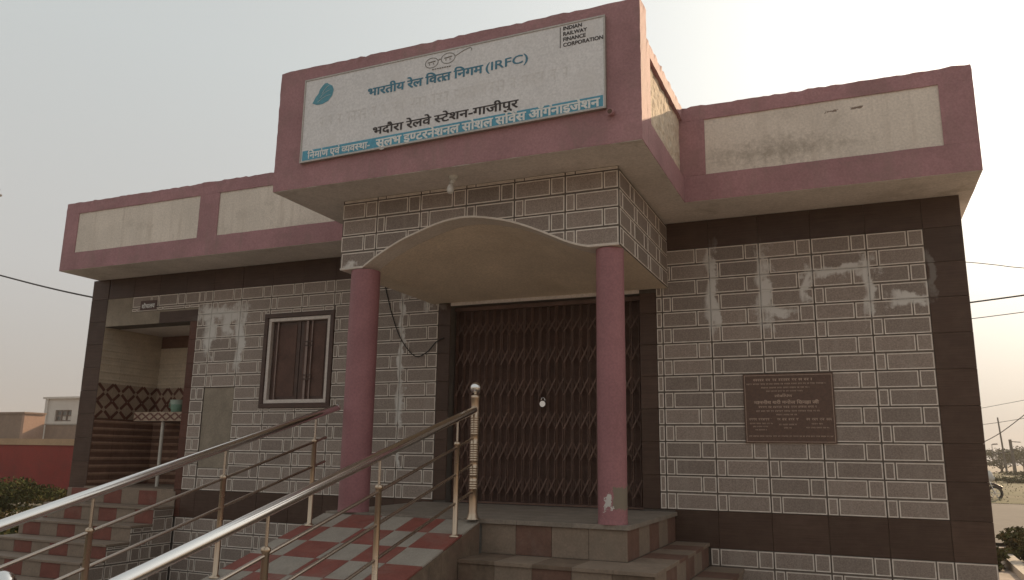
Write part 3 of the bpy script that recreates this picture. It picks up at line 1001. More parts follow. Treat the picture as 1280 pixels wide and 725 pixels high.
# drain spout
m = MB(); m.tube((.135, CY + .02, 2.905), (.130, CY - .05, 2.900), .026, n=14); m.tube((.130, CY - .0501, 2.900), (.130, CY - .052, 2.900), .018, n=14, mi=1)
m.build("drain_spout", ['pink', 'gateback'], B, (.13, CY, 2.9))

# --- porch: fascia with an arched cut, vault behind it
PL, PR, PY = -2.485, 0.056, -1.694
PZB = 2.038
ARCH = [(-2.251, 2.040), (-2.15, 2.105), (-2.032, 2.172), (-1.88, 2.245), (-1.715, 2.303), (-1.60, 2.340), (-1.479, 2.370), (-1.38, 2.384), (-1.281, 2.390),
        (-1.17, 2.382), (-1.053, 2.361), (-.93, 2.332), (-.816, 2.297), (-.67, 2.238), (-.526, 2.172), (-.44, 2.130), (-.364, 2.094), (-.27, 2.060), (-.188, 2.040)]
def catmull(pts, n=3):
    out = []
    for i in range(len(pts) - 1):
        p0 = pts[max(i - 1, 0)]; p1 = pts[i]; p2 = pts[i + 1]; p3 = pts[min(i + 2, len(pts) - 1)]
        for k in range(n):
            t = k / n
            out.append(tuple(.5 * ((2 * p1[a]) + (-p0[a] + p2[a]) * t + (2 * p0[a] - 5 * p1[a] + 4 * p2[a] - p3[a]) * t * t + (-p0[a] + 3 * p1[a] - 3 * p2[a] + p3[a]) * t ** 3) for a in (0, 1)))
    out.append(pts[-1])
    return out
ARC = catmull(ARCH)
def arch_z(x):
    if x <= ARC[0][0] or x >= ARC[-1][0]:
        return PZB
    for (a, b) in zip(ARC[:-1], ARC[1:]):
        if a[0] <= x <= b[0]:
            return a[1] + (b[1] - a[1]) * (x - a[0]) / (b[0] - a[0])
def porch():
    e = .013                                   # tile thickness
    xa, xb, ya, yb = PL + e, PR - e, PY + e, -.001
    prof = [(xa, PZB)] + ARC + [(xb, PZB)]
    top = PZ0 - .006
    mb = MB(); n = len(prof)
    fr = [(x, ya, z) for x, z in prof]; bk = [(x, yb, z) for x, z in prof]
    # front plate
    for i in range(n - 1):
        a, b = prof[i], prof[i + 1]
        mb.add([(a[0], ya, a[1]), (b[0], ya, b[1]), (b[0], ya, top), (a[0], ya, top)], [(0, 1, 2, 3)], 0)
        mb.add([(a[0], yb, a[1]), (b[0], yb, b[1]), (b[0], yb, top), (a[0], yb, top)], [(3, 2, 1, 0)], 0)
        mb.add([(a[0], ya, top), (b[0], ya, top), (b[0], yb, top), (a[0], yb, top)], [(0, 1, 2, 3)], 0)
    mb.add([(xa, ya, PZB), (xa, ya, top), (xa, yb, top), (xa, yb, PZB)], [(0, 1, 2, 3)], 0)
    mb.add([(xb, ya, PZB), (xb, ya, top), (xb, yb, top), (xb, yb, PZB)], [(3, 2, 1, 0)], 0)
    core = mb.build("porch_fascia", 'mortar', B, (-1.2, -1, 2.04))
    # soffit of the porch: a lip of constant arch, then a shell that flattens towards the lintel over the gate
    pr = [(PL + .002, PZB - .004)] + [(x, z - .004) for x, z in ARC] + [(PR - .002, PZB - .004)]
    n = len(pr); yf = PY - .003; yl = PY + .21
    def zz(z, y):
        t = max(0.0, (y - yl) / (-.006 - yl))
        return PZB - .004 + (z - PZB + .004) * (1 - t) ** 1.15
    mb = MB()
    vs = [(x, yf, z) for x, z in pr] + [(x, yl, z) for x, z in pr] + [(x, yf, z + .016) for x, z in pr]
    mb.add(vs[:2 * n], [(i, n + i, n + i + 1, i + 1) for i in range(n - 1)], 0, True)
    mb.add(vs, [(i, i + 1, 2 * n + i + 1, 2 * n + i) for i in range(n - 1)], 0)
    lip = mb.build("porch_arch_lip", 'vaultwash', B, (-1.2, -1.6, 2.04))
    mb = MB()
    ys = list(np.linspace(yl + .001, -.006, 12))
    vs = [(x, y, zz(z, y)) for y in ys for x, z in pr]
    mb.add(vs, [(j * n + i, (j + 1) * n + i, (j + 1) * n + i + 1, j * n + i + 1) for j in range(len(ys) - 1) for i in range(n - 1)], 0, True)
    mb.build("porch_ceiling", 'vault', B, (-1.2, -1, 2.04))
    # tiles on the front, cut to the arch
    us = [PR - .436 * i for i in range(7)][::-1]
    zs = [2.338 - .3, 2.338, 2.638, 2.668]
    for i in range(len(us) - 1):
        for j in range(3):
            a, b = max(us[i], PL), us[i + 1]
            c, d = zs[j], zs[j + 1]
            su = .436 / TW
            zmax = max(arch_z(x) for x in np.linspace(a, b, 20)); 
            zmin_all = [arch_z(x) for x in np.linspace(a, b, 20)]
            if min(zmin_all) >= d - .01:
                continue
            v1 = TH; v0 = TH - (d - c)
            if j == 2:
                v0, v1 = 0, .03
            if zmax <= c + .001 + (0 if j else 0):
                me = tile_mesh((a - us[i]) / su, (b - us[i]) / su, v0, v1, su)
                link(bpy.data.objects.new("wall_tile", me), core, (a, PY, c))
            else:
                me = arch_tile(a, b, c, d, us[i], su, v0)
                link(bpy.data.objects.new("wall_tile", me), core, (a, PY, c))
    # side faces
    for (o_, ang, u_edges) in (((PR, PY + .014, 0), PI / 2, [.45 * k for k in range(5)]), ((PL, -.002, 0), -PI / 2, [.45 * k for k in range(5)])):
        tile_field(core, o_, ang, u_edges, zs[:3], [], (0, 1.676, 2.038, 2.638))
def arch_tile(a, b, c, d, u_start, su, v0):
    mb = MB(); g = .0015; t = .013; h = .004; e = .0095
    xs = [x for x, z in ARC if a < x < b]
    def strips(x0, x1, z0, z1, y, mi):
        cut = [x0] + [x for x in xs if x0 + 1e-4 < x < x1 - 1e-4] + [x1]
        for p, q in zip(cut[:-1], cut[1:]):
            za, zb = arch_z(p) + .002, arch_z(q) + .002
            poly = [(p, z0), (q, z0), (q, z1), (p, z1)]
            nx, nz = -(zb - za), (q - p)
            poly = clip_poly(poly, nx, nz, nx * p + nz * za)
            if len(poly) >= 3:
                mb.add([(x - a, y, z - c) for x, z in poly], [tuple(range(len(poly)))], mi)
    strips(a + g, b - g, c + g, d - g, 0, 0)
    for (p, q, r, s) in BRICKS:
        p = max(p * su + u_start, a + .003); q = min(q * su + u_start, b - .003); r = max(r - v0 + c, c + .003); s = min(s - v0 + c, d - .003)
        if q - p < .022 or s - r < .022:
            continue
        for (p1, q1, r1, s1) in ((p, q, r, r + e), (p, q, s - e, s), (p, p + e, r + e, s - e), (q - e, q, r + e, s - e)):
            strips(p1, q1, r1, s1, -h, 1)
        strips(p + e, q - e, r + e, s - e, -h + .0012, 2)
    # the white line along the arch edge
    cut = [a + g] + xs + [b - g]
    for p, q in zip(cut[:-1], cut[1:]):
        za, zb = arch_z(p) + .002, arch_z(q) + .002
        lo, hi = c + g, d - g
        if max(za, zb) < lo or min(za, zb) > hi:
            continue
        mb.add([(x - a, -.0048, min(max(z, lo), hi) - c) for x, z in ((p, za), (q, zb), (q, zb + .009), (p, za + .009))], [(0, 1, 2, 3)], 1)
    return mb.mesh("wall_tile", ['joint', 'edge', 'face'])
M['vaultwash'] = simple("vault_limewash", (0.74, 0.665, 0.59), 0.8, 0.08, 1.6, 50, 0.12,
                        dirt=((0.58, 0.50, 0.42), 1.5, 0.5, 0.85))
porch()
def column(x, y, r, mat):
    prof = [(r * 1.02, 0), (r * 1.02, .012), (r, .02)] + [(r, z) for z in np.linspace(.05, 1.95, 24)] + [(r, PZB - .008 + .02)]
    prof = [(rr * (1 + .006 * noise.noise(Vector((x * 9, 0, z * 2.3)))), z) for rr, z in prof]
    mb = MB(); mb.lathe((x, y, -.02), prof, 32)
    return mb.build("column", mat, B, (x, y, -.02))
c1 = column(-2.29, -1.575, .128, 'column')
c2 = column(-.055, -1.575, .108, 'peel'); c2['label'] = "pink column with paint peeled off near its foot"

# ================================================================== SIGNBOARD
def txt_mesh(s, offset=0.0):
    c = bpy.data.curves.new("txt", 'FONT'); c.body = s; c.offset = offset; c.resolution_u = 3
    o = bpy.data.objects.new("txt", c); COL.objects.link(o)
    dg = bpy.context.evaluated_depsgraph_get(); dg.update()
    me = o.evaluated_get(dg).to_mesh()
    vs = [tuple(v.co) for v in me.vertices]; fs = [tuple(p.vertices) for p in me.polygons]
    o.evaluated_get(dg).to_mesh_clear()
    bpy.data.objects.remove(o); bpy.data.curves.remove(c)
    return vs, fs
HALF = {'त': .43, 'स': .50, 'व': .40, 'ण': .54, 'ट': .5}
def compose(tokens, offset=0.0):
    """tokens: plain strings, ('h', consonant) for a half form, 'R' for reph over the end of what is set so far, ' ' for a space"""
    V, F = [], []
    x = 0.0
    for tk in tokens:
        if tk == ' ':
            x += .24; continue
        if tk == 'R':
            pts = [(x - .10 + .11 * math.cos(t), .70 + .085 * math.sin(t)) for t in np.linspace(-.6 * PI, .5 * PI, 8)]
            n0 = len(V)
            for (px, pz) in pts:
                V.append((px - .01, pz - .026, 0)); V.append((px + .01, pz + .026, 0))
            F += [(n0 + 2 * k, n0 + 2 * k + 2, n0 + 2 * k + 3, n0 + 2 * k + 1) for k in range(len(pts) - 1)]
            continue
        if isinstance(tk, tuple):
            vs, fs = txt_mesh(tk[1], offset)
            cut = HALF[tk[1]]
            bm = bmesh.new()
            bv = [bm.verts.new(v) for v in vs]
            for f in fs:
                try: bm.faces.new([bv[i] for i in f])
                except ValueError: pass
            bmesh.ops.bisect_plane(bm, geom=bm.verts[:] + bm.edges[:] + bm.faces[:], plane_co=(cut, 0, 0), plane_no=(1, 0, 0), clear_outer=True)
            bm.verts.index_update()
            vs = [tuple(v.co) for v in bm.verts]; fs = [tuple(v.index for v in f.verts) for f in bm.faces]
            bm.free()
            adv = cut - .03
        else:
            vs, fs = txt_mesh(tk, offset)
            adv = max(v[0] for v in vs) if vs else .2
        n0 = len(V)
        V += [(v[0] + x, v[1], 0) for v in vs]
        F += [tuple(i + n0 for i in f) for f in fs]
        x += adv - (.012 if not isinstance(tk, tuple) else 0)
    return V, F
def lettering(name, parent, tokens, x0, x1, z0, z1, zx, y, h, mat, offset=.0, href=.622, thick=.0012):
    """set the line from x0 to x1; baseline runs z0..z1 ; h = height of the head line above the baseline"""
    V, F = compose(tokens)
    xs = [v[0] for v in V]; a, b = min(xs), max(xs)
    # heavier strokes: the outline set three times, a little apart, each a hair in front of the last
    V0, F0 = V, F; V, F = [], []
    for k, (ox, oz) in enumerate(((-1, -.5), (1, -.5), (0, .8), (-1, .8), (1, .8))[:5 if offset > .015 else 3]):
        F += [tuple(i + len(V) for i in f) for f in F0]
        V += [(u + ox * offset, w + oz * offset, k) for (u, w, _) in V0]
    me = bpy.data.meshes.new(name)
    P = []
    for (u, w, k) in V:
        t = (u - a) / (b - a)
        P.append((x0 + (x1 - x0) * t, y - k * .00012, z0 + (z1 - z0) * t + w * h / href))
    mb = MB(); mb.add(P, F)
    return mb.build(name, mat, parent, (x0, y, z0))

def signboard():
    s = thing("signboard", "large white name board with blue Hindi lettering on the pink porch parapet", "sign", (-1.27, CY - .02, 2.9))
    # the board hangs a little out of level: left edge lower than the right
    def zt(x, z):     # z given at the board's left end
        return z + (x + 2.62) / 2.7 * (.055 if z < 3.2 else .032)
    y0, y1 = CY - .030, CY - .012
    mb = MB()
    def sheet(mb, x0, x1, za, zb, ya, yb, mi=0):
        vs = [(x0, ya, zt(x0, za)), (x1, ya, zt(x1, za)), (x1, ya, zt(x1, zb)), (x0, ya, zt(x0, zb)),
              (x0, yb, zt(x0, za)), (x1, yb, zt(x1, za)), (x1, yb, zt(x1, zb)), (x0, yb, zt(x0, zb))]
        mb.add(vs, [(0, 1, 2, 3), (7, 6, 5, 4), (0, 4, 5, 1), (1, 5, 6, 2), (2, 6, 7, 3), (3, 7, 4, 0)], mi)
    sheet(mb, -2.62, .085, 2.897, 3.642, y0, y1); mb.build("sign_sheet", 'signwhite', s, (-1.27, y0, 2.9))
    mb = MB(); sheet(mb, -2.608, .075, 2.903, 2.991, y0 - .0015, y0 - .0005); mb.build("blue_band", 'signblue', s, (-1.27, y0, 2.9))
    mb = MB(); e = .012
    sheet(mb, -2.632, .097, 2.885, 2.897, y0 - .006, y1 + .01); sheet(mb, -2.632, .097, 3.642, 3.654, y0 - .006, y1 + .01)
    mb.build("sign_frame", 'signframe', s, (-1.27, y0, 2.88))
    mb = MB(); sheet(mb, -2.632, -2.620, 2.898, 3.641, y0 - .006, y1 + .01); mb.build("sign_frame", 'signframe', s, (-2.62, y0, 2.88))
    mb = MB(); sheet(mb, .085, .097, 2.898, 3.641, y0 - .006, y1 + .01); mb.build("sign_frame", 'signframe', s, (.09, y0, 2.88))
    # supports to the wall
    mb = MB()
    for x in (-2.3, -.3):
        mb.box((x - .015, y1 + .0, 3.1), (x + .015, CY + .02, 3.5))
    mb.build("sign_bracket", 'signframe', s, (-1.3, CY, 3.3))
    y = y0 - .0022; h = 'h'
    lettering("headline_lettering", s, ['भारतीय', ' ', 'रेल', ' ', 'िव', (h, 'त'), 'त', ' ', 'िनगम'], -1.968, -.905, 3.388, 3.405, 0, y, .066, 'inkblue', .030)
    lettering("headline_lettering", s, ['(IRFC)'], -.878, -.522, 3.409, 3.428, 0, y, .070, 'inkblue', .014, .686)
    lettering("station_lettering", s, ['भदौरा', ' ', 'रेलवे', ' ', (h, 'स'), 'टेशन-गाजीपुर'], -1.900, -.597, 3.034, 3.062, 0, y, .062, 'ink', .024)
    yb = y0 - .0034
    lettering("band_lettering", s, ['िनमा', 'R', 'ण', ' ', 'एवं', ' ', (h, 'व'), 'यव', (h, 'स'), 'था', '-'], -2.550, -1.925, 2.915, 2.926, 0, yb, .054, 'signtext', .028)
    lettering("band_lettering", s, ['सुलभ', ' ', 'इ', (h, 'ण'), 'टरनेशनल', ' ', 'सोशल', ' ', 'सिव', 'R', 'स', ' ', 'ऑग', 'R', 'नाइजेशन'], -1.862, .050, 2.921, 2.962, 0, yb, .064, 'signtext', .034)
    for k, w in enumerate(("INDIAN", "RAILWAY", "FINANCE", "CORPORATION")):
        x1 = (-.085, -.045, -.055, .080)[k]
        lettering("corner_lettering", s, [w], -.232, x1, 3.626 - .0455 * k, 3.629 - .0455 * k, 0, y, .030, 'ink', .03, .686)
    mb = MB(); mb.box((-.260, y, 3.485), (-.252, y + .001, 3.655)); mb.build("corner_rule", 'inkgrey', s, (-.256, y, 3.5))
    # faded older line across the middle
    mb = MB(); r = random.Random(3)
    x = -2.45
    while x < -.2:
        w = r.uniform(.03, .07)
        z = 3.19 + .05 * (x + 2.45) / 2.4
        mb.box((x, y + .0016, z + .075), (x + w, y + .0019, z + .09)); mb.box((x + w * .6, y + .0016, z), (x + w * .6 + .014, y + .0019, z + .0745))
        mb.box((x + w * .1, y + .0016, z + .03), (x + w * .595, y + .0019, z + .045))
        x += w + r.choice([.006, .006, .05])
    mb.build("faded_lettering", 'ghost', s, (-1.3, y, 3.2))['kind'] = 'stuff'
    # leaf emblem
    ctr = Vector((-2.435, 0, 3.505))
    out = [(-.105, -.082), (-.06, -.103), (.0, -.105), (.06, -.085), (.10, -.04), (.112, .01), (.095, .05), (.06, .07), (.04, .085), (.015, .085), (-.012, .062),
           (-.035, .035), (-.045, .0), (-.075, -.03), (-.09, -.06)]
    mb = MB(); vs = [(ctr.x + a, y, ctr.z + b) for a, b in out]
    mb.add([(ctr.x + .02, y, ctr.z - .02)] + vs, [(0, 1 + i, 1 + (i + 1) % len(vs)) for i in range(len(vs))])
    mb.build("leaf_emblem", 'leafblue', s, tuple(ctr))
    mb = MB()
    for k in range(3):
        a0 = ctr + Vector((-.05 + .02 * k, 0, -.08 + .035 * k)); b0 = ctr + Vector((.08 - .01 * k, 0, -.03 + .045 * k))
        mb.path([(a0.x + (b0.x - a0.x) * t, y - .0005, a0.z + (b0.z - a0.z) * t + .012 * math.sin(PI * t)) for t in np.linspace(0, 1, 7)], .0016, 4)
    mb.build("leaf_vein", 'signtext', s, tuple(ctr))
    # spectacles emblem
    mb = MB()
    def ringp(cx, cz, rx, rz, w):
        n = 22; vs = []
        for i in range(n):
            t = 2 * PI * i / n
            vs += [(cx + rx * math.cos(t), y, cz + rz * math.sin(t)), (cx + (rx - w) * math.cos(t), y, cz + (rz - w) * math.sin(t))]
        mb.add(vs, [(2 * i, 2 * ((i + 1) % n), 2 * ((i + 1) % n) + 1, 2 * i + 1) for i in range(n)])
    ringp(-1.368, 3.578, .062, .046, .006); ringp(-1.218, 3.592, .066, .048, .006)
    def stroke(pts, w=.004):
        mb.path([(a, y, b) for a, b in pts], w * .5, 4)
    stroke([(-1.307, 3.59), (-1.294, 3.60), (-1.283, 3.595)], .006)
    stroke([(-1.152, 3.60), (-1.08, 3.632), (-1.02, 3.648), (-1.008, 3.638), (-1.006, 3.618)], .005)
    for (cx, cz) in ((-1.368, 3.578), (-1.218, 3.592)):
        stroke([(cx - .035, cz + .006), (cx + .035, cz + .012)], .008); stroke([(cx - .02, cz - .004), (cx - .02, cz - .018)], .006); stroke([(cx + .018, cz - .002), (cx + .018, cz - .016)], .006)
    x = -1.36
    while x < -1.20:
        stroke([(x, 3.518), (x + .014, 3.5195)], .009); x += .022
    mb.build("spectacles_emblem", 'inkgrey', s, (-1.29, y, 3.58))
M['leafblue'] = simple("sign_pale_blue_print", (0.10, 0.30, 0.38), 0.5, 0.2, 6.0, 60, 0.0)
signboard()

# ================================================================== PLAQUE
def plaque():
    s = thing("plaque", "brown engraved inauguration plaque on the tiled wall right of the gate", "plaque", (1.09, -.01, .59))
    bevel(box_obj("stone_slab", (.712, -.020, .590), (1.462, -.0045, 1.194), 'plaque', s), .003)
    y = -.0212
    mb = MB()
    e = .004; x0, x1, z0, z1 = .724, 1.45, .602, 1.182
    mb.box((x0, y, z0), (x1, y + .001, z0 + e)); mb.box((x0, y, z1 - e), (x1, y + .001, z1)); mb.box((x0, y, z0 + e), (x0 + e, y + .001, z1 - e)); mb.box((x1 - e, y, z0 + e), (x1, y + .001, z1 - e))
    mb.build("border_line", 'plaquetext', s, (1.09, y, .6))
    lettering("plaque_lettering", s, ['लोकाप', 'R', 'ण'], .975, 1.12, .989, .989, 0, y, .018, 'plaquetext', .02)
    lettering("plaque_lettering", s, ['माननीय', ' ', 'ौी'[0:0] or 'शरी', ' ', 'मनोज', ' ', 'िसनहा', ' ', 'जी'], .800, 1.335, .930, .930, 0, y, .024, 'plaquetext', .03)
    # the small illegible lines: head line with short strokes under it
    r = random.Random(11)
    mb = MB()
    def line(xa, xb, z, h):
        x = xa
        while x < xb:
            w = min(r.uniform(.7, 1.0) * h, xb - x + .001)
            L = r.randint(2, 5)
            x2 = min(x + L * w, xb)
            mb.box((x, y, z + h - h * .16), (x2, y + .001, z + h))
            q = x
            while q < x2 - h * .3:
                mb.box((q + w * .55, y, z), (q + w * .55 + h * .15, y + .001, z + h * .83))
                mb.box((q + w * .1, y, z + h * r.uniform(.2, .5)), (q + w * .54, y + .001, z + h * r.uniform(.55, .7)))
                q += w
            x = x2 + h * .6
    for (xa, xb, z, h) in [(.800, 1.290, 1.128, .022), (.740, 1.395, 1.097, .013), (.865, 1.265, 1.064, .013), (.905, 1.205, 1.034, .012), (1.04, 1.065, 1.008, .010),
                           (.835, 1.315, .893, .018), (.815, 1.335, .860, .014), (.980, 1.160, .829, .013),
                           (.750, .940, .785, .021), (.985, 1.165, .785, .021), (1.225, 1.425, .785, .021),
                           (.755, .945, .754, .012), (1.000, 1.145, .744, .013), (1.265, 1.355, .750, .013), (.780, .915, .728, .011), (1.040, 1.105, .716, .012), (1.220, 1.400, .718, .012), (.800, .895, .700, .011),
                           (.745, 1.435, .645, .012)]:
        line(xa, xb, z, h)
    mb.build("engraved_lines", 'plaquetext', s, (1.09, y, .6))
plaque()

ws_ = thing("room_sign", "small brown sign with white lettering above the wash niche", "sign", (-6.63, -.01, 2.21))
box_obj("sign_plate", (-6.775, -.012, 2.212), (-6.495, -.0045, 2.336), 'wsign', ws_, bev=.002)
lettering("lettering", ws_, ['शौचालय'], -6.745, -6.525, 2.236, 2.24, 0, -.0132, .048, 'signtext', .02)

# ================================================================== LAMP UNDER THE SOFFIT, CABLE
lb = thing("light_bulb", "white light bulb in a holder under the porch soffit above the arch", "light bulb", (-1.27, -1.93, PZ0))
m = MB(); m.lathe((-1.255, -1.93, 2.640), [(.012, 0), (.036, .004), (.040, .02), (.040, .0285)], 16); m.build("ceiling_rose", 'porcelain', lb, (-1.255, -1.93, 2.66))
m = MB(); m.tube((-1.255, -1.93, 2.642), (-1.268, -1.945, 2.600), .019, .021, 14); m.build("bulb_holder", 'porcelain', lb, (-1.26, -1.94, 2.62))
m = MB(); m.lathe((-1.272, -1.95, 2.515), [(.002, 0), (.018, .004), (.027, .018), (.030, .034), (.027, .052), (.018, .072), (.013, .084)], 16); m.build("bulb", 'porcelain', lb, (-1.27, -1.95, 2.52))

def cable(name, pts, r, label, group=None, n=6, mat='black'):
    mb = MB(); mb.path(pts, r, n)
    o = mb.build(name, mat, None, tuple(pts[0]))
    return tag(o, label, "cable", group)
def spline(pts, n=8):
    P = [Vector(p) for p in pts]; out = []
    for i in range(len(P) - 1):
        p0, p1, p2, p3 = P[max(i - 1, 0)], P[i], P[i + 1], P[min(i + 2, len(P) - 1)]
        for k in range(n):
            t = k / n
            out.append(.5 * ((2 * p1) + (p2 - p0) * t + (2 * p0 - 5 * p1 + 4 * p2 - p3) * t * t + (3 * p1 - p0 - 3 * p2 + p3) * t ** 3))
    out.append(P[-1])
    return out
cable("loose_cable", spline([(-3.088, -.012, 2.278), (-2.973, -.016, 1.935), (-2.846, -.02, 1.666), (-2.671, -.022, 1.481), (-2.529, -.02, 1.51), (-2.418, -.014, 1.62), (-2.33, -.008, 1.66)]), .0055,
      "thin black cable looping down the tiled wall left of the gate")

# ================================================================== STEPS, PLATFORM
PFY = -1.65; PFX = .07; RX0, RX1 = -2.50, -1.065
LEV = [-.02, -.27, -.465, -.665, -.865, GZ]
def plain_tile(w, d, t, mat, name):
    key = ('p', round(w, 4), round(d, 4), round(t, 4), mat, name)
    if key not in TILE_CACHE:
        mb = MB(); g = .0012; e = .002
        mb.add([(g, g, 0), (w - g, g, 0), (w - g, d - g, 0), (g, d - g, 0), (g, g, t - e), (w - g, g, t - e), (w - g, d - g, t - e), (g, d - g, t - e),
                (g + e, g + e, t), (w - g - e, g + e, t), (w - g - e, d - g - e, t), (g + e, d - g - e, t)],
               [(0, 1, 5, 4), (1, 2, 6, 5), (2, 3, 7, 6), (3, 0, 4, 7), (8, 9, 10, 11), (4, 5, 9, 8), (5, 6, 10, 9), (6, 7, 11, 10), (7, 4, 8, 11)])
        TILE_CACHE[key] = mb.mesh(name, [mat])
    return TILE_CACHE[key]
def run(parent, p0, ang, length, zb, zt_, mats, w=.285, name="riser_tile"):
    """a row of upright tiles"""
    P = orient(p0, ang)
    n = max(1, int(round(length / w))); ww = length / n
    for i in range(n):
        o = bpy.data.objects.new(name, dark_mesh(ww, zt_ - zb, mats[i % len(mats)], .014, name))
        link(o, parent, P(i * ww, zb)); o.rotation_euler[2] = ang
def steps():
    s = thing("entrance_steps", "tiled entrance platform with cream and rust steps below the brown gate", "steps", (-1, -1, GZ))
    mb = MB()
    mb.box((RX0 + .015, PFY + .015, GZ - .05), (PFX - .015, -.003, LEV[0] - .03))
    core = mb.build("platform_core", 'concrete', s, (-1, -1, GZ))
    # platform slabs with a nosing
    n = 6
    xs = np.linspace(RX0, PFX + .022, n + 1)
    for a, b in zip(xs[:-1], xs[1:]):
        o = link(bpy.data.objects.new("platform_slab", plain_tile(b - a, -PFY + .022 - .004, .032, 'slab', "platform_slab")), s, (a, PFY - .022, LEV[0] - .032))
    run(s, (PFX - .285 * 4, PFY, 0), 0, .285 * 4, LEV[1], LEV[0] - .033, ['tcream', 'tbrown', 'tcream', 'tcream'])
    run(s, (PFX, PFY + .016, 0), PI / 2, -PFY - .02, LEV[1], LEV[0] - .033, ['tbrown', 'tcream'], .33)
    dx, dy = .285, .33
    for k in range(1, 5):
        x1 = PFX + dx * k; y0 = PFY - .40 - dy * (k - 1); x0 = PFX + dx * (k - 1); yp = PFY if k == 1 else PFY - .40 - dy * (k - 2)
        z = LEV[k]; zb = LEV[k + 1]
        mb = MB()
        mb.box((RX1 + .003, y0 + .015, GZ - .05), (x1 - .015, yp + .013, z - .026)); mb.box((x0 - .013, yp + .013, GZ - .05), (x1 - .015, -.006, z - .026))
        mb.build("step_core", 'concrete', s, (x1, y0, GZ))
        # treads
        L = x1 + .015 - (RX1 + .004); n = int(round(L / .285)); w = L / n
        for i in range(n):
            m_ = ['tcream', 'tmarble'][(i + k) % 2] if i < n - 1 else 'tcream'
            link(bpy.data.objects.new("tread_tile", plain_tile(w, yp - y0 + .013, .026, m_, "tread_tile")), s, (RX1 + .004 + i * w, y0 - .015, z - .026))
        L = -.003 - yp; n = int(round(L / .33)); w = L / n
        for i in range(n):
            link(bpy.data.objects.new("tread_tile", plain_tile(x1 - x0 + .013, w, .026, ['tcream', 'tbrown'][(i + k + 1) % 2], "tread_tile")), s, (x0 + .002, yp + i * w - .001, z - .026))
        # risers
        run(s, (RX1 + .004, y0, 0), 0, x1 - RX1 - .004, zb, z - .027, ['tmarble', 'tcream', 'tbrown', 'tcream'])
        run(s, (x1, y0 + .016, 0), PI / 2, -y0 - .02, zb, z - .027, ['tcream', 'tbrown'], .32)
steps()

# ================================================================== RAMP
SL = .27
RY0 = -1.695
def rz(y):
    return LEV[0] - .012 + SL * (y - RY0)
RYE = RY0 - (LEV[0] - .012 - GZ) / SL
def ramp_thing():
    s = thing("access_ramp", "sloping ramp paved with red and pale checker tiles leading up to the gate", "ramp", (-1.8, -3.5, GZ))
    mb = MB()
    t = .014
    def wedge(x0, x1, dz):
        a, b = RY0 + .001, RYE
        vs = [(x0, a, GZ - .05), (x1, a, GZ - .05), (x1, b, GZ - .05), (x0, b, GZ - .05), (x0, a, rz(a) - dz), (x1, a, rz(a) - dz), (x1, b, rz(b) - dz), (x0, b, rz(b) - dz)]
        mb.add(vs, [(0, 1, 2, 3), (4, 7, 6, 5), (0, 4, 5, 1), (1, 5, 6, 2), (2, 6, 7, 3), (3, 7, 4, 0)])
    wedge(RX0, RX1 - .014, t)
    mb.build("ramp_core", 'concrete', s, (-1.8, -3.5, GZ))
    th = math.atan(SL); w = .285
    nrow = int((RY0 - RYE) / w) + 1
    for j in range(nrow):
        ya = RY0 - w * j; yb = max(ya - w, RYE)
        Ls = (ya - yb) / math.cos(th)
        for i in range(5):
            x = RX0 + .004 + i * (RX1 - RX0 - .006) / 5
            red = (i + j) % 2 == 1
            o = bpy.data.objects.new("ramp_tile", plain_tile((RX1 - RX0 - .006) / 5, Ls, .013, 'tred' if red else 'tgrey', "ramp_tile"))
            link(o, s, (x, yb, rz(yb) - .013 / math.cos(th)))
            o.rotation_euler = (th + random.gauss(0, .003), random.gauss(0, .003), 0)
    # tiles on the right flank, cut to the slope
    xs = np.arange(RY0, RYE - .01, -.30)
    for y in xs:
        yb = max(y - .30, RYE + .05)
        if y - yb < .03: continue
        mb = MB()
        za, zb = rz(y) - .016, rz(yb) - .016
        vs = []
        for x in (RX1 - .013, RX1):
            vs += [(x, y - .001, GZ), (x, yb + .001, GZ), (x, yb + .001, max(zb, GZ + .005)), (x, y - .001, za)]
        mb.add(vs, [(0, 3, 2, 1), (4, 5, 6, 7), (0, 1, 5, 4), (1, 2, 6, 5), (2, 3, 7, 6), (3, 0, 4, 7)])
        mb.build("flank_tile", 'tmarble', s, (RX1, y, GZ))
ramp_thing()

# ================================================================== RAILINGS
def newel(parent, x, y, z, top):
    p = bpy.data.objects.new("newel_post", None); link(p, parent, (x, y, z))
    r = .033
    prof = [(.052, 0), (.05, .006), (.040, .02), (r, .05), (r, .14)]
    zz = .14
    for g in (.22, .32, .43, .50, .63, .70):
        for k in range(4):
            a = g + k * .018
            if a > zz:
                prof += [(r, a), (r + .004, a + .004), (r + .004, a + .009), (r, a + .013)]
                zz = a + .013
    prof += [(r, top - .03), (r + .003, top - .026), (r + .003, top - .004), (r * .9, top), (.014, top + .004), (.014, top + .02)]
    mb = MB(); mb.lathe((x, y, z), prof, 20); mb.build("post_tube", 'steelpost', p, (x, y, z))
    R_ = .044
    mb = MB(); mb.lathe((x, y, z + top + .014), [(max(R_ * math.sin(t), .002), R_ - R_ * math.cos(t)) for t in np.linspace(.25, PI, 14)], 22)
    mb.build("ball_finial", 'steel', p, (x, y, z + top))
    return p
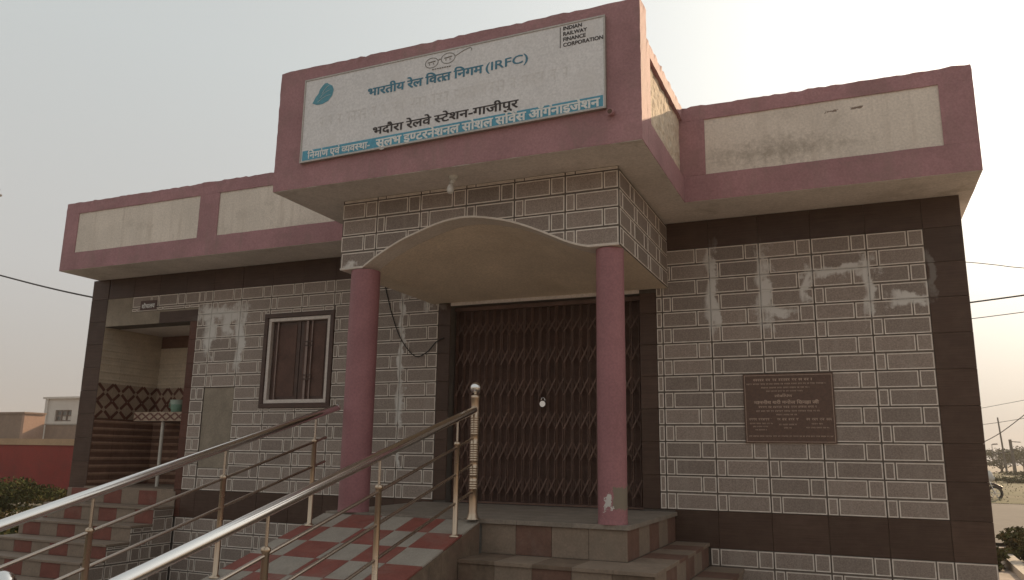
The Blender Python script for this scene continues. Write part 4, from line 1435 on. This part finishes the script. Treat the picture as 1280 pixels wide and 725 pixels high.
def railing(x, label, y_top, y_bot, y_posts, z_off, newels, free_end):
    s = thing("ramp_railing", label, "railing", (x, (y_top + y_bot) / 2, GZ), "steel railings of the ramp")
    hz = lambda y, d=0: rz(y) + z_off - d
    mb = MB(); mb.tube((x, y_top, hz(y_top)), (x, y_bot, hz(y_bot)), .030, n=18)
    mb.build("handrail", 'steel', s, (x, y_top, hz(y_top)))
    for d in (.215, .410, .615):
        mb = MB(); mb.tube((x, y_top - (0.0 if not free_end else .12), hz(y_top - (0 if not free_end else .12), d)), (x, y_bot, hz(y_bot, d)), .0105, n=10)
        mb.build("mid_rail", 'steeldull', s, (x, y_top, hz(y_top, d)))
    for y in y_posts:
        p = bpy.data.objects.new("baluster", None); link(p, s, (x, y, rz(y)))
        mb = MB(); mb.lathe((x, y, rz(y) - .005), [(.040, 0), (.040, .006), (.024, .014), (.019, .02), (.019, .645), (.024, .65), (.024, .668), (.012, .676)], 16)
        mb.build("lower_tube", 'steelpost', p, (x, y, rz(y)))
        mb = MB(); mb.tube((x, y, rz(y) + .66), (x, y, hz(y) - .018), .0085, n=10); mb.build("upper_rod", 'steeldull', p, (x, y, rz(y) + .66))
    for (y, top, zb) in newels:
        newel(s, x, y, zb, top)
    if free_end:
        mb = MB(); mb.tube((x, y_top + .0005, hz(y_top)), (x, y_top + .012, hz(y_top) + .003), .032, n=18); mb.build("end_cap", 'steel', s, (x, y_top, hz(y_top)))
    return s
railing(-1.109, "stainless steel ramp railing ending at the ringed post with a ball top by the gate", -1.75, -5.38, [-2.02, -3.06, -4.06, -4.95], .845,
        [(-1.73, .935, -.022), (-5.40, .995, GZ + .01)], False)
railing(-2.43, "stainless steel ramp railing with a free end beside the left pink column", -1.70, -5.38, [-1.97, -2.96, -3.98, -4.95], .862,
        [(-5.40, .995, GZ + .01)], True)

# ================================================================== STEPS OF THE WASH NICHE
def niche_steps():
    s = thing("niche_steps", "red and cream checkered steps climbing to the wash niche", "steps", (-6.7, -.7, GZ))
    lev = [0.0, -.195, -.375, -.545, -.70, -.88, GZ]
    x0, x1 = XL + .01, -5.86
    td = .295
    for k in range(6):
        y0 = -.018 - td * k; z = lev[k]; zb = lev[k + 1]
        yp = -.018 - td * (k - 1) if k else -.001
        mb = MB(); mb.box((x0 + .015, y0 + .014, GZ - .05), (x1 - .014, yp + (.012 if k else -.002), z - .024)); mb.build("step_core", 'concrete', s, (x0, y0, GZ))
        if k:
            L = x1 - x0 + .015; n = int(round(L / .45)); w = L / n
            for i in range(n):
                link(bpy.data.objects.new("tread_tile", plain_tile(w, yp - y0 + .012, .024, 'tcream', "tread_tile")), s, (x0 + i * w, y0 - .014, z - .024))
        else:
            mb = MB(); mb.box((x0, y0 - .014, z - .024), (NX0 - .016, -.0135, z - .001)); 
        # risers: checker pattern shifts by one tile from step to step
        w = .2905; xa = x1
        i = 0
        P = orient((0, y0, 0), 0)
        while xa > x0 + .05:
            xb = max(xa - w, x0)
            red = (i + k) % 2 == 1
            o = bpy.data.objects.new("riser_tile", dark_mesh(xa - xb, z - .025 - zb, 'tbrown2' if red else 'tcream', .013, "riser_tile"))
            link(o, s, P(xb, zb))
            xa = xb; i += 1
        # right end face of this step, down to the ground: brick tiles
        tile_field(s, (x1, -2.25, 0), PI / 2, [.45 * q for q in range(6)], [-1.211, -.911, -.611, -.311, -.011], [],
                   (y0 + 2.25 + .002, yp + 2.25 + (.001 if k else -.012), GZ, z - .026))
    # lower parts of the end face behind each riser are covered by the next step
M['tbrown2'] = simple("red_step_tile", (0.19, 0.065, 0.047), 0.65, 0.16, 9.0, 60, 0.06, dirt=((0.20, 0.13, 0.10), 4.0, 0.55, 0.85))
niche_steps()
def niche_end_wall():
    pass

# ================================================================== WASH COUNTER, MUG
wc = thing("wash_counter", "pale wash counter with a patterned edge on a white pipe leg in the niche", "wash counter", (-6.4, .5, 0))
CX0, CX1, CYF, CZ = -7.06, NX1 - .014, .33, .935
box_obj("counter_slab", (CX0, CYF + .013, CZ - .03), (CX1, ND - .03, CZ), 'tcream', wc)
box_obj("counter_core", (CX0 + .012, CYF + .013, CZ - .115), (CX1, ND - .03, CZ - .031), 'nbrown', wc)
def counter_edge():
    n = 8; w = (CX1 - CX0) / n
    for i in range(n):
        key = ('ce', 0)
        if key not in TILE_CACHE:
            m = MB(); h = .115
            m.box((.001, 0, 0), (w - .001, .012, h - .002), 0)
            for sgn in (1, -1):
                p = (.004, .012 if sgn > 0 else h - .014); q = (w - .004, h - .014 if sgn > 0 else .012)
                d = Vector((q[0] - p[0], q[1] - p[1])).normalized(); nx, nz = -d[1] * .011, d[0] * .011
                yy = -.003 - .001 * (sgn > 0)
                m.add([(p[0] + nx, yy, p[1] + nz), (p[0] - nx, yy, p[1] - nz), (q[0] - nx, yy, q[1] - nz), (q[0] + nx, yy, q[1] + nz)], [(0, 1, 2, 3)], 1)
            TILE_CACHE[key] = m.mesh("edge_tile", ['npale', 'nlat'])
        link(bpy.data.objects.new("edge_tile", TILE_CACHE[key]), wc, (CX0 + i * w, CYF, CZ - .115))
counter_edge()
m = MB(); m.tube((-6.60, CYF + .06, .0), (-6.60, CYF + .06, CZ - .116), .022, n=14); m.build("pipe_leg", 'pvc', wc, (-6.6, CYF + .06, 0))
mg = thing("mug", "green plastic mug standing on the wash counter", "mug", (-6.42, .42, CZ))
m = MB(); m.lathe((-6.42, .42, CZ + .001), [(.064, 0), (.068, .005), (.080, .095)], 20); m.build("mug_body", 'mug', mg, (-6.42, .42, CZ))
m = MB(); m.lathe((-6.42, .42, CZ + .0965), [(.081, 0), (.090, .055), (.093, .058), (.086, .058), (.08, .03)], 20); m.build("mug_rim", 'mugpale', mg, (-6.42, .42, CZ + .1))
m = MB(); m.path([(-6.508, .42, CZ + .135), (-6.55, .42, CZ + .12), (-6.555, .42, CZ + .07), (-6.498, .42, CZ + .045)], .008, 8); m.build("mug_handle", 'mug', mg, (-6.4, .42, CZ + .1))

# ================================================================== SURROUNDINGS ON THE LEFT
def red_wall():
    s = thing("boundary_wall", "long red boundary wall with a tan top band at the left", "wall", (-35, 14, GZ))
    mb = MB(); mb.box((-60, 14.0, GZ - .1), (-15, 14.25, .56)); mb.build("wall_face", 'redwall', s, (-35, 14, GZ))
    mb = MB(); mb.box((-60, 13.95, .562), (-15, 14.30, .80)); mb.build("coping", 'coping', s, (-35, 14, .7))
red_wall()
h1 = thing("brown_house", "flat roofed brown house with a side wall coloured sunlit orange behind the red wall", "house", (-70, 44, GZ))
m = MB(); m.box((-85, 40, GZ - .1), (-65.2, 40.3, 3.35)); m.build("front_wall", 'brick', h1, (-75, 40, GZ))
m = MB(); m.box((-65.198, 40.0, GZ - .1), (-64.9, 41.95, 3.35)); m.build("side_wall", 'housesunlit', h1, (-65, 44, GZ))
m = MB(); m.box((-85, 39.85, 3.352), (-64.75, 41.95, 3.50)); m.build("roof_slab", 'brick', h1, (-75, 44, 3.4))
h2 = thing("low_house", "low grey-brown house wall between the brown house and the white room", "house", (-70, 46, GZ))
m = MB(); m.box((-64.8, 42.0, GZ - .1), (-54, 46, 2.45)); m.build("wall", 'brick', h2, (-60, 44, GZ))
m = MB(); m.box((-64.85, 41.9, 2.452), (-53.9, 46.1, 2.56)); m.build("roof_slab", 'concrete', h2, (-60, 44, 2.5))
h3 = thing("white_house", "white rooftop house with one grid window beyond the red wall", "house", (-72, 54, GZ))
def white_house():
    x0, x1, y0, y1, z1 = -75.9, -69.6, 50, 58, 5.45
    wx0, wx1, wz0, wz1 = -74.35, -71.95, 3.15, 4.30
    mb = MB()
    mb.box((x0, y0, GZ - .1), (wx0, y0 + .3, z1)); mb.box((wx1, y0, GZ - .1), (x1, y0 + .3, z1)); mb.box((wx0, y0, GZ - .1), (wx1, y0 + .3, wz0)); mb.box((wx0, y0, wz1), (wx1, y0 + .3, z1))
    mb.box((x0, y0 + .302, GZ - .1), (x0 + .3, y1, z1)); mb.box((x1 - .3, y0 + .302, GZ - .1), (x1, y1, z1)); mb.box((x0 + .302, y1 - .3, GZ - .1), (x1 - .302, y1, z1))
    mb.build("wall", 'housewhite', h3, (-72.7, 54, GZ))
    mb = MB(); mb.box((x0 - .25, y0 - .25, z1 + .002), (x1 + .25, y1 + .2, z1 + .2)); mb.build("roof_slab", 'housewhite', h3, (-72.7, 54, z1))
    for sx_ in (x0 + .05, x1 - .45):
        mb = MB(); mb.box((sx_, y0 - .15, GZ), (sx_ + .4, y0 - .003, z1)); mb.build("pilaster", 'housewhite', h3, (sx_, y0, GZ))
    w = bpy.data.objects.new("window", None); link(w, h3, (-73.1, 50, 3.2))
    mb = MB()
    for i in range(4):
        x = wx0 + (wx1 - wx0 - .14) * i / 3; mb.box((x, y0 + .1, wz0), (x + .14, y0 + .2, wz1))
    for i in range(3):
        z = wz0 + (wz1 - wz0 - .12) * i / 2; mb.box((wx0, y0 + .08, z), (wx1, y0 + .098, z + .12))
    mb.build("window_frame", 'brownframe', w, (-73.1, 50, 3.2))
    n = 3
    for i in range(3):
        a = wx0 + (wx1 - wx0) / 3 * i
        for j in range(2):
            c = wz0 + (wz1 - wz0) / 2 * j
            mb = MB(); mb.box((a + .08, y0 + .21, c + .06), (a + (wx1 - wx0) / 3 - .08, y0 + .23, c + (wz1 - wz0) / 2 - .06))
            mb.build("pane", 'glass' if (i, j) not in ((1, 0), (2, 0)) else 'housewhite', w, (a, y0 + .2, c))
white_house()

# foliage: many leaf quads through a cloud of clumps
def leaves(name, parent, centre, size, n, leaf, mats, clumps=14, seed=0, at=None, flat=.8):
    r = np.random.default_rng(seed)
    c = np.array(centre); s = np.array(size)
    ctr = r.normal(0, 1, (clumps, 3)); ctr /= np.linalg.norm(ctr, axis=1)[:, None]
    ctr *= (r.random((clumps, 1)) ** .45) * .78
    rad = r.uniform(.22, .48, clumps)
    k = r.integers(0, clumps, n)
    d = r.normal(0, 1, (n, 3)); d /= np.linalg.norm(d, axis=1)[:, None]
    p = ctr[k] + d * (rad[k] * r.random(n) ** .4)[:, None]
    p = c + p * s
    a = r.normal(0, 1, (n, 3)); a[:, 2] *= flat; a /= np.linalg.norm(a, axis=1)[:, None]
    b = np.cross(a, r.normal(0, 1, (n, 3))); b /= np.linalg.norm(b, axis=1)[:, None]
    L = leaf * r.uniform(.6, 1.4, (n, 1)); W = L * .42
    v = np.concatenate([p - a * L, p + b * W, p + a * L, p - b * W], 1).reshape(-1, 3)
    me = bpy.data.meshes.new(name)
    me.vertices.add(4 * n); me.vertices.foreach_set("co", (v - (np.array(at) if at is not None else 0)).ravel())
    me.loops.add(4 * n); me.loops.foreach_set("vertex_index", np.arange(4 * n))
    me.polygons.add(n); me.polygons.foreach_set("loop_start", np.arange(0, 4 * n, 4))
    for m_ in mats:
        me.materials.append(M[m_])
    me.polygons.foreach_set("material_index", (r.random(n) < .25).astype(int) * (len(mats) - 1))
    me.update(); me.validate()
    return link(bpy.data.objects.new(name, me), parent, at if at is not None else (0, 0, 0))
def plant(name, label, cat, base, size, n, leaf, mats, seed, trunk=.25, group=None, clumps=14, stems=4):
    t = thing(name, label, cat, base, group)
    c = (base[0], base[1], base[2] + trunk + size[2])
    leaves("crown" if trunk > .8 else "foliage", t, c, size, n, leaf, mats, clumps, seed, base)
    r = random.Random(seed)
    mb = MB()
    if trunk > .8:
        mb.tube(base, (base[0] + .1, base[1], base[2] + trunk + size[2] * .6), .16, .07, 8)
        for i in range(5):
            a = r.uniform(0, 2 * PI)
            mb.tube((base[0] + .05, base[1], base[2] + trunk * .8), (c[0] + math.cos(a) * size[0] * .6, c[1] + math.sin(a) * size[1] * .6, c[2] + r.uniform(-.2, .5) * size[2]), .07, .02, 6)
        mb.build("trunk", 'bark', t, base)
    else:
        for i in range(stems):
            a = r.uniform(0, 2 * PI); q = r.uniform(.2, .7)
            mb.tube((base[0] + .05 * math.cos(a), base[1] + .05 * math.sin(a), base[2] - .05), (base[0] + math.cos(a) * size[0] * q, base[1] + math.sin(a) * size[1] * q, base[2] + trunk + size[2] * 1.2), .02, .008, 6)
        mb.build("stem", 'bark', t, base)
    return t
G_ = GZ - .03
plant("shrub", "dense green shrub in front of the red wall, larger and nearer the picture edge", "shrub", (-16.3, 5.0, G_), (1.5, 1.2, .42), 8000, .042, ['leaf', 'leafdry'], 1, .05, "shrubs by the niche steps", 20)
plant("shrub", "low brownish shrub between the red wall and the dark corner pier", "shrub", (-13.3, 4.6, G_), (1.3, 1.1, .22), 5000, .036, ['leaf', 'leafdry'], 2, .02, "shrubs by the niche steps", 16)
plant("shrub", "tall thin weed against the foot of the red wall", "shrub", (-17.8, 7.6, G_), (2.6, 1.8, .22), 7000, .045, ['leafdry', 'leaf'], 3, .05, "shrubs by the niche steps", 18)

plant("shrub", "low weeds covering the bare ground beside the niche steps", "shrub", (-11.6, 2.2, G_), (1.5, 1.8, .16), 6000, .035, ['leaf', 'leafdry'], 4, .01, "shrubs by the niche steps", 26)
plant("shrub", "broad weed patch at the left picture edge in front of the shrubs", "shrub", (-14.2, 2.6, G_), (1.6, 1.8, .22), 6000, .04, ['leafdry', 'leaf'], 5, .01, "shrubs by the niche steps", 26)
# ================================================================== SURROUNDINGS ON THE RIGHT
mb = MB()
pts = [(3.62, 8.35), (3.50, 5.6), (3.36, 2.0), (3.3, -3.0)]
for (a, b) in zip(pts[:-1], pts[1:]):
    x0, y0 = a; x1, y1 = b; w = .16; h = .10
    vs = [(x0, y0, GZ - .1), (x0 + w, y0, GZ - .1), (x1 + w, y1, GZ - .1), (x1, y1, GZ - .1), (x0, y0, GZ + h), (x0 + w, y0, GZ + h), (x1 + w, y1, GZ + h), (x1, y1, GZ + h)]
    mb.add(vs, [(4, 5, 6, 7), (0, 4, 7, 3), (1, 2, 6, 5), (0, 1, 5, 4), (3, 7, 6, 2)])
o = mb.build("kerb", 'kerb'); o['kind'] = 'structure'
for i, (x, y, sx_, sz, lab) in enumerate([(4.10, 8.2, .60, .24, "low green weeds at the road edge beyond the pale kerb"),
                                          (4.20, 6.6, .60, .30, "thick green weed clump beside the pale kerb in the right corner"),
                                          (3.30, 6.9, .28, .14, "small weed tuft between the building corner and the kerb")]):
    plant("weed", lab, "weed", (x, y, G_), (sx_, .8, sz), 3200, .045, ['leaf', 'leafdry'], 20 + i, .02, "weeds by the right kerb", 12, 3)
# verge beyond the road
def verge():
    mb = MB(); xs = np.arange(-5, 90, 2.5); ys = [28.6, 30, 33, 38, 45, 55, 70, 95]
    hs = [-.02, .10, .26, .42, .52, .62, .60, .3]
    vs = [(x, y + .6 * noise.noise(Vector((x * .2, y * .1, 4))), GZ + h + .10 * noise.noise(Vector((x * .35, y * .2, 1))) * (h > .05)) for y, h in zip(ys, hs) for x in xs]
    n = len(xs)
    mb.add(vs, [(j * n + i, j * n + i + 1, (j + 1) * n + i + 1, (j + 1) * n + i) for j in range(len(ys) - 1) for i in range(n - 1)], 0, True)
    o = mb.build("verge", 'verge'); o['kind'] = 'structure'
M['verge'] = simple("grassy_bank", (0.115, 0.105, 0.052), 0.95, 0.3, 0.8, 12, 0.5, dirt=((0.17, 0.135, 0.085), 0.5, 0.5, 0.7))
verge()
far = [(9.2, 41, 1.5, .22), (12.6, 46, 2.0, .26), (12.2, 58, 2.2, .30)]
flab = ["low bush on the grassy bank just past the road", "low bush on the grassy bank at the right picture edge", "faint bush on the bank under the short pole"]
for i, (x, y, s_, h) in enumerate(far):
    plant("roadside_bush", flab[i], "bush", (x, y, GZ + .38), (s_, 1.4, h), 1400, .07, ['leaffar', 'leafdry'], 40 + i, .02, "bushes on the far bank", 16, 3)
trees = [(15.6, 92, 2.6, 1.05), (18.6, 96, 2.4, 1.25), (21.6, 98, 3.0, 1.0)]
tlab = ["faded low tree behind the leaning pole", "faded rounder tree behind the short pole", "faded tree at the right picture edge"]
for i, (x, y, s_, h) in enumerate(trees):
    plant("tree", tlab[i], "tree", (x, y, GZ), (s_, 2.5, h), 2200, .13, ['leaffar', 'leaffar'], 60 + i, .9, "trees along the horizon", 18)
sh = thing("far_shed", "long low shed fading in the haze at the right picture edge", "shed", (20, 88, GZ))
m = MB(); m.box((17.6, 88, GZ - .2), (34, 92, .60)); m.build("wall", 'concrete', sh, (24, 88, GZ))
m = MB(); m.box((17.3, 87.6, .602), (34.3, 92.4, .80)); m.build("roof", 'roof', sh, (24, 88, .6))
def verge_grass():
    n = 16000
    r = np.random.default_rng(5)
    x = r.uniform(2, 40, n); y = 29.0 + r.random(n) ** 1.3 * 26
    h = r.uniform(.04, .17, n); a = r.uniform(0, 2 * PI, n); w = .05
    p = np.stack([x, y, GZ + np.interp(y, [28.6, 30, 33, 38, 45, 55, 70], [-.02, .10, .26, .42, .52, .62, .60]) - .08], 1)
    d = np.stack([np.cos(a) * w, np.sin(a) * w, np.zeros(n)], 1)
    tip = p + np.stack([r.normal(0, .06, n), r.normal(0, .06, n), h], 1)
    v = np.concatenate([p - d, p + d, tip], 1).reshape(-1, 3)
    me = bpy.data.meshes.new("verge_grass")
    me.from_pydata(v.tolist(), [], np.arange(3 * n).reshape(-1, 3).tolist())
    me.materials.append(M['leaffar'])
    o = link(bpy.data.objects.new("verge_grass", me)); o['kind'] = 'stuff'; o['label'] = "dry green grass on the verge beyond the road"
verge_grass()

def pole(name, base, top, r0, r1, label, arms=(), mat='pole', group="poles beyond the road"):
    t = thing(name, label, "pole", base, group)
    mb = MB(); mb.tube((base[0], base[1], base[2] - .2), top, r0, r1, 10); mb.build("post", mat, t, base)
    for (p, q, r_) in arms:
        mb = MB(); mb.tube(p, q, r_, n=6); mb.build("crossarm", 'pole', t, p)
    return t
pole("leaning_pole", (11.47, 60, GZ), (11.20, 60, 3.62), .075, .05, "thin bare pole leaning left above the verge")
cp = pole("crossarm_pole", (11.98, 60, GZ), (11.82, 60, 2.05), .13, .10, "short pole with a sagging crossarm beside the leaning pole",
     [((10.60, 60, .95), (12.1, 60, 1.30), .04), ((10.70, 60, 1.70), (11.02, 60, 1.72), .045), ((11.82, 59.9, 1.9), (12.45, 59.9, 1.86), .03)])
m = MB()
for k in range(5):
    m.tube((10.66, 60, 1.05 + .14 * k), (10.66, 60, 1.12 + .14 * k), .05, .035, 8)
m.build("insulator", 'pole', cp, (10.66, 60, 1.0))
up = pole("utility_pole", (14.7, 60, GZ), (14.55, 60, 5.2), .17, .12, "tall power pole with hardware at the right picture edge",
     [((13.75, 59.9, 4.55), (15.4, 59.9, 4.62), .06), ((13.95, 59.9, 5.05), (15.2, 59.9, 5.1), .05)])
for (x, z) in ((13.9, 4.62), (14.15, 4.7), (14.05, 3.7), (14.25, 5.12)):
    m = MB(); m.lathe((x, 59.9, z), [(.05, 0), (.11, .02), (.07, .08), (.10, .12), (.05, .22)], 10); m.build("insulator", 'pole', up, (x, 59.9, z))
m = MB(); m.box((14.0, 59.6, 2.9), (14.42, 60.1, 3.6)); m.build("transformer", 'pole', up, (14.2, 59.8, 3.2))
fp = pole("fence_post", (4.40, 10.35, GZ), (4.41, 10.35, -.50), .035, .03, "thin dark post standing at the road edge on the right", (), 'bark', None)

# overhead cables, each with its own label
W = [("overhead_cable", [(4.2, 20.3, 6.70), (5.17, 20, 6.49), (5.9, 19.9, 6.32), (6.62, 20, 6.19), (9, 20, 5.8)], .012, "uppermost thin overhead cable at the right, sloping down"),
     ("overhead_cable", [(4.2, 20, 5.14), (5.16, 20, 5.23), (6.53, 20, 5.36), (9, 20, 5.62)], .024, "thick overhead cable at the right, middle of the three"),
     ("overhead_cable", [(4.2, 20, 4.66), (5.18, 20, 4.73), (6.48, 20, 4.85), (9, 20, 5.1)], .012, "lowest thin overhead cable at the right, under the thick one"),
     ("overhead_cable", [(-31, 12, 7.62), (-28.04, 12, 6.89), (-25.5, 12, 6.27), (-22.99, 12, 5.72), (-19, 12, 4.95)], .030, "dark overhead cable running to the building at the left"),
     ("overhead_cable", [(8.0, 60, .6), (9.6, 60, 1.55), (11.4, 60, 2.6), (13.9, 60, 4.65)], .030, "cable sagging from the power pole toward the building corner"),
     ("overhead_cable", [(8.0, 60, 3.0), (10.5, 60, 3.15), (13.9, 60, 3.75)], .018, "nearly level cable reaching the power pole"),
     ("overhead_cable", [(8.0, 60, 3.9), (10.5, 60, 4.35), (14.3, 60, 5.12)], .016, "faint cable meeting the top of the power pole"),
     ]
for (nm, pts, r_, lab) in W:
    cable(nm, spline(pts, 5), r_, lab, "overhead cables")
lp = pole("service_pole", (-29.6, 12, GZ), (-29.6, 12, 10.6), .16, .11, "power pole at the left picture edge with its crossarm tip in view",
          [((-30.6, 11.9, 10.03), (-28.55, 11.9, 10.12), .05), ((-30.5, 11.9, 10.35), (-28.7, 11.9, 10.38), .04)], 'pole', None)

# motorcycle parked past the building corner
def motorcycle():
    bx, by = 5.93, 30.0
    t = thing("motorcycle", "parked dark motorcycle with a pale front fairing by the road past the building corner", "motorcycle", (bx, by, GZ))
    def W_(x, z):
        p = bpy.data.objects.new("wheel", None); link(p, t, (bx + x, by, GZ + z))
        mb = MB(); n = 24; R = .30; r = .055; vs = []; fs = []
        for i in range(n):
            for j in range(8):
                u = 2 * PI * i / n; v = 2 * PI * j / 8
                rr = R - r + r * math.cos(v)
                vs.append((bx + x + rr * math.cos(u), by + r * .8 * math.sin(v), GZ + z + rr * math.sin(u)))
        for i in range(n):
            for j in range(8):
                fs.append((i * 8 + j, ((i + 1) % n) * 8 + j, ((i + 1) % n) * 8 + (j + 1) % 8, i * 8 + (j + 1) % 8))
        mb.add(vs, fs, 0, True); mb.build("tyre", 'rubber', p, (bx + x, by, GZ + z))
        mb = MB()
        mb.tube((bx + x, by - .05, GZ + z), (bx + x, by + .05, GZ + z), .05, n=10)
        for i in range(6):
            u = PI * i / 3; mb.tube((bx + x, by, GZ + z), (bx + x + .2 * math.cos(u), by, GZ + z + .2 * math.sin(u)), .012, n=6)
        mb.build("rim", 'steel', p, (bx + x, by, GZ + z))
    W_(-.62, .30); W_(.62, .30)
    X = lambda x, y, z: (bx + x, by + y, GZ + z)
    mb = MB(); mb.lathe(X(.1, 0, .62), [(.05, 0), (.15, .05), (.17, .14), (.12, .24), (.03, .28)], 14); mb.lathe(X(.28, 0, .62), [(.05, 0), (.13, .05), (.14, .14), (.10, .22), (.03, .26)], 14); mb.build("fuel_tank", 'bikepaint', t, X(.2, 0, .7))
    mb = MB(); mb.path([X(-.1, 0, .80), X(-.35, 0, .80), X(-.62, 0, .86), X(-.75, 0, .90)], .10, 10); mb.build("seat", 'rubber', t, X(-.4, 0, .8))
    mb = MB(); mb.box(X(-.15, -.11, .28), X(.22, .11, .60)); bevel(mb.build("engine", 'steeldull', t, X(0, 0, .4)), .03)
    for s_ in (-1, 1):
        mb = MB(); mb.tube(X(.62, .07 * s_, .30), X(.40, .07 * s_, .92), .022, n=8); mb.build("fork", 'steel', t, X(.5, .07 * s_, .6))
    mb = MB(); mb.path([X(.32, -.34, 1.0), X(.38, -.15, .96), X(.40, 0, .95), X(.38, .15, .96), X(.32, .34, 1.0)], .015, 8); mb.build("handlebar", 'rubber', t, X(.4, 0, .95))
    mb = MB(); mb.lathe(X(.50, 0, .74), [(.06, 0), (.12, .05), (.15, .16), (.12, .28), (.06, .40), (.02, .44)], 14); mb.build("fairing", 'bikewhite', t, X(.5, 0, .8))
    mb = MB(); mb.tube(X(.60, 0, .86), X(.66, 0, .86), .07, .075, 14); mb.build("headlight", 'porcelain', t, X(.64, 0, .86))
    mb = MB(); mb.path([X(.35, 0, .64), X(.62, 0, .66), X(.90, 0, .50)], .05, 8); mb.build("front_mudguard", 'bikepaint', t, X(.62, 0, .64))
    mb = MB(); mb.path([X(-.35, 0, .62), X(-.62, 0, .66), X(-.95, 0, .52)], .06, 8); mb.build("rear_mudguard", 'bikepaint', t, X(-.62, 0, .64))
    mb = MB(); mb.tube(X(-.05, .14, .30), X(-.75, .16, .34), .035, .045, 10); mb.build("exhaust", 'steel', t, X(-.3, .14, .3))
motorcycle()

# ================================================================== HAZE
def haze():
    mb = MB(); mb.box((-430, -430, GZ - 1.0), (430, 430, 11.8))
    o = mb.build("haze", []); o['kind'] = 'stuff'; o['label'] = "pale dusty haze filling the air"
    m = bpy.data.materials.new("haze_air"); m.use_nodes = True
    nt = m.node_tree; nt.nodes.clear()
    out = nt.nodes.new("ShaderNodeOutputMaterial"); v = nt.nodes.new("ShaderNodeVolumePrincipled")
    v.inputs["Color"].default_value = (0.88, 0.82, 0.76, 1)
    v.inputs["Density"].default_value = 0.0011
    v.inputs["Anisotropy"].default_value = 0.25
    nt.links.new(v.outputs[0], out.inputs["Volume"])
    o.data.materials.append(m)
    o.display_type = 'WIRE'
haze()
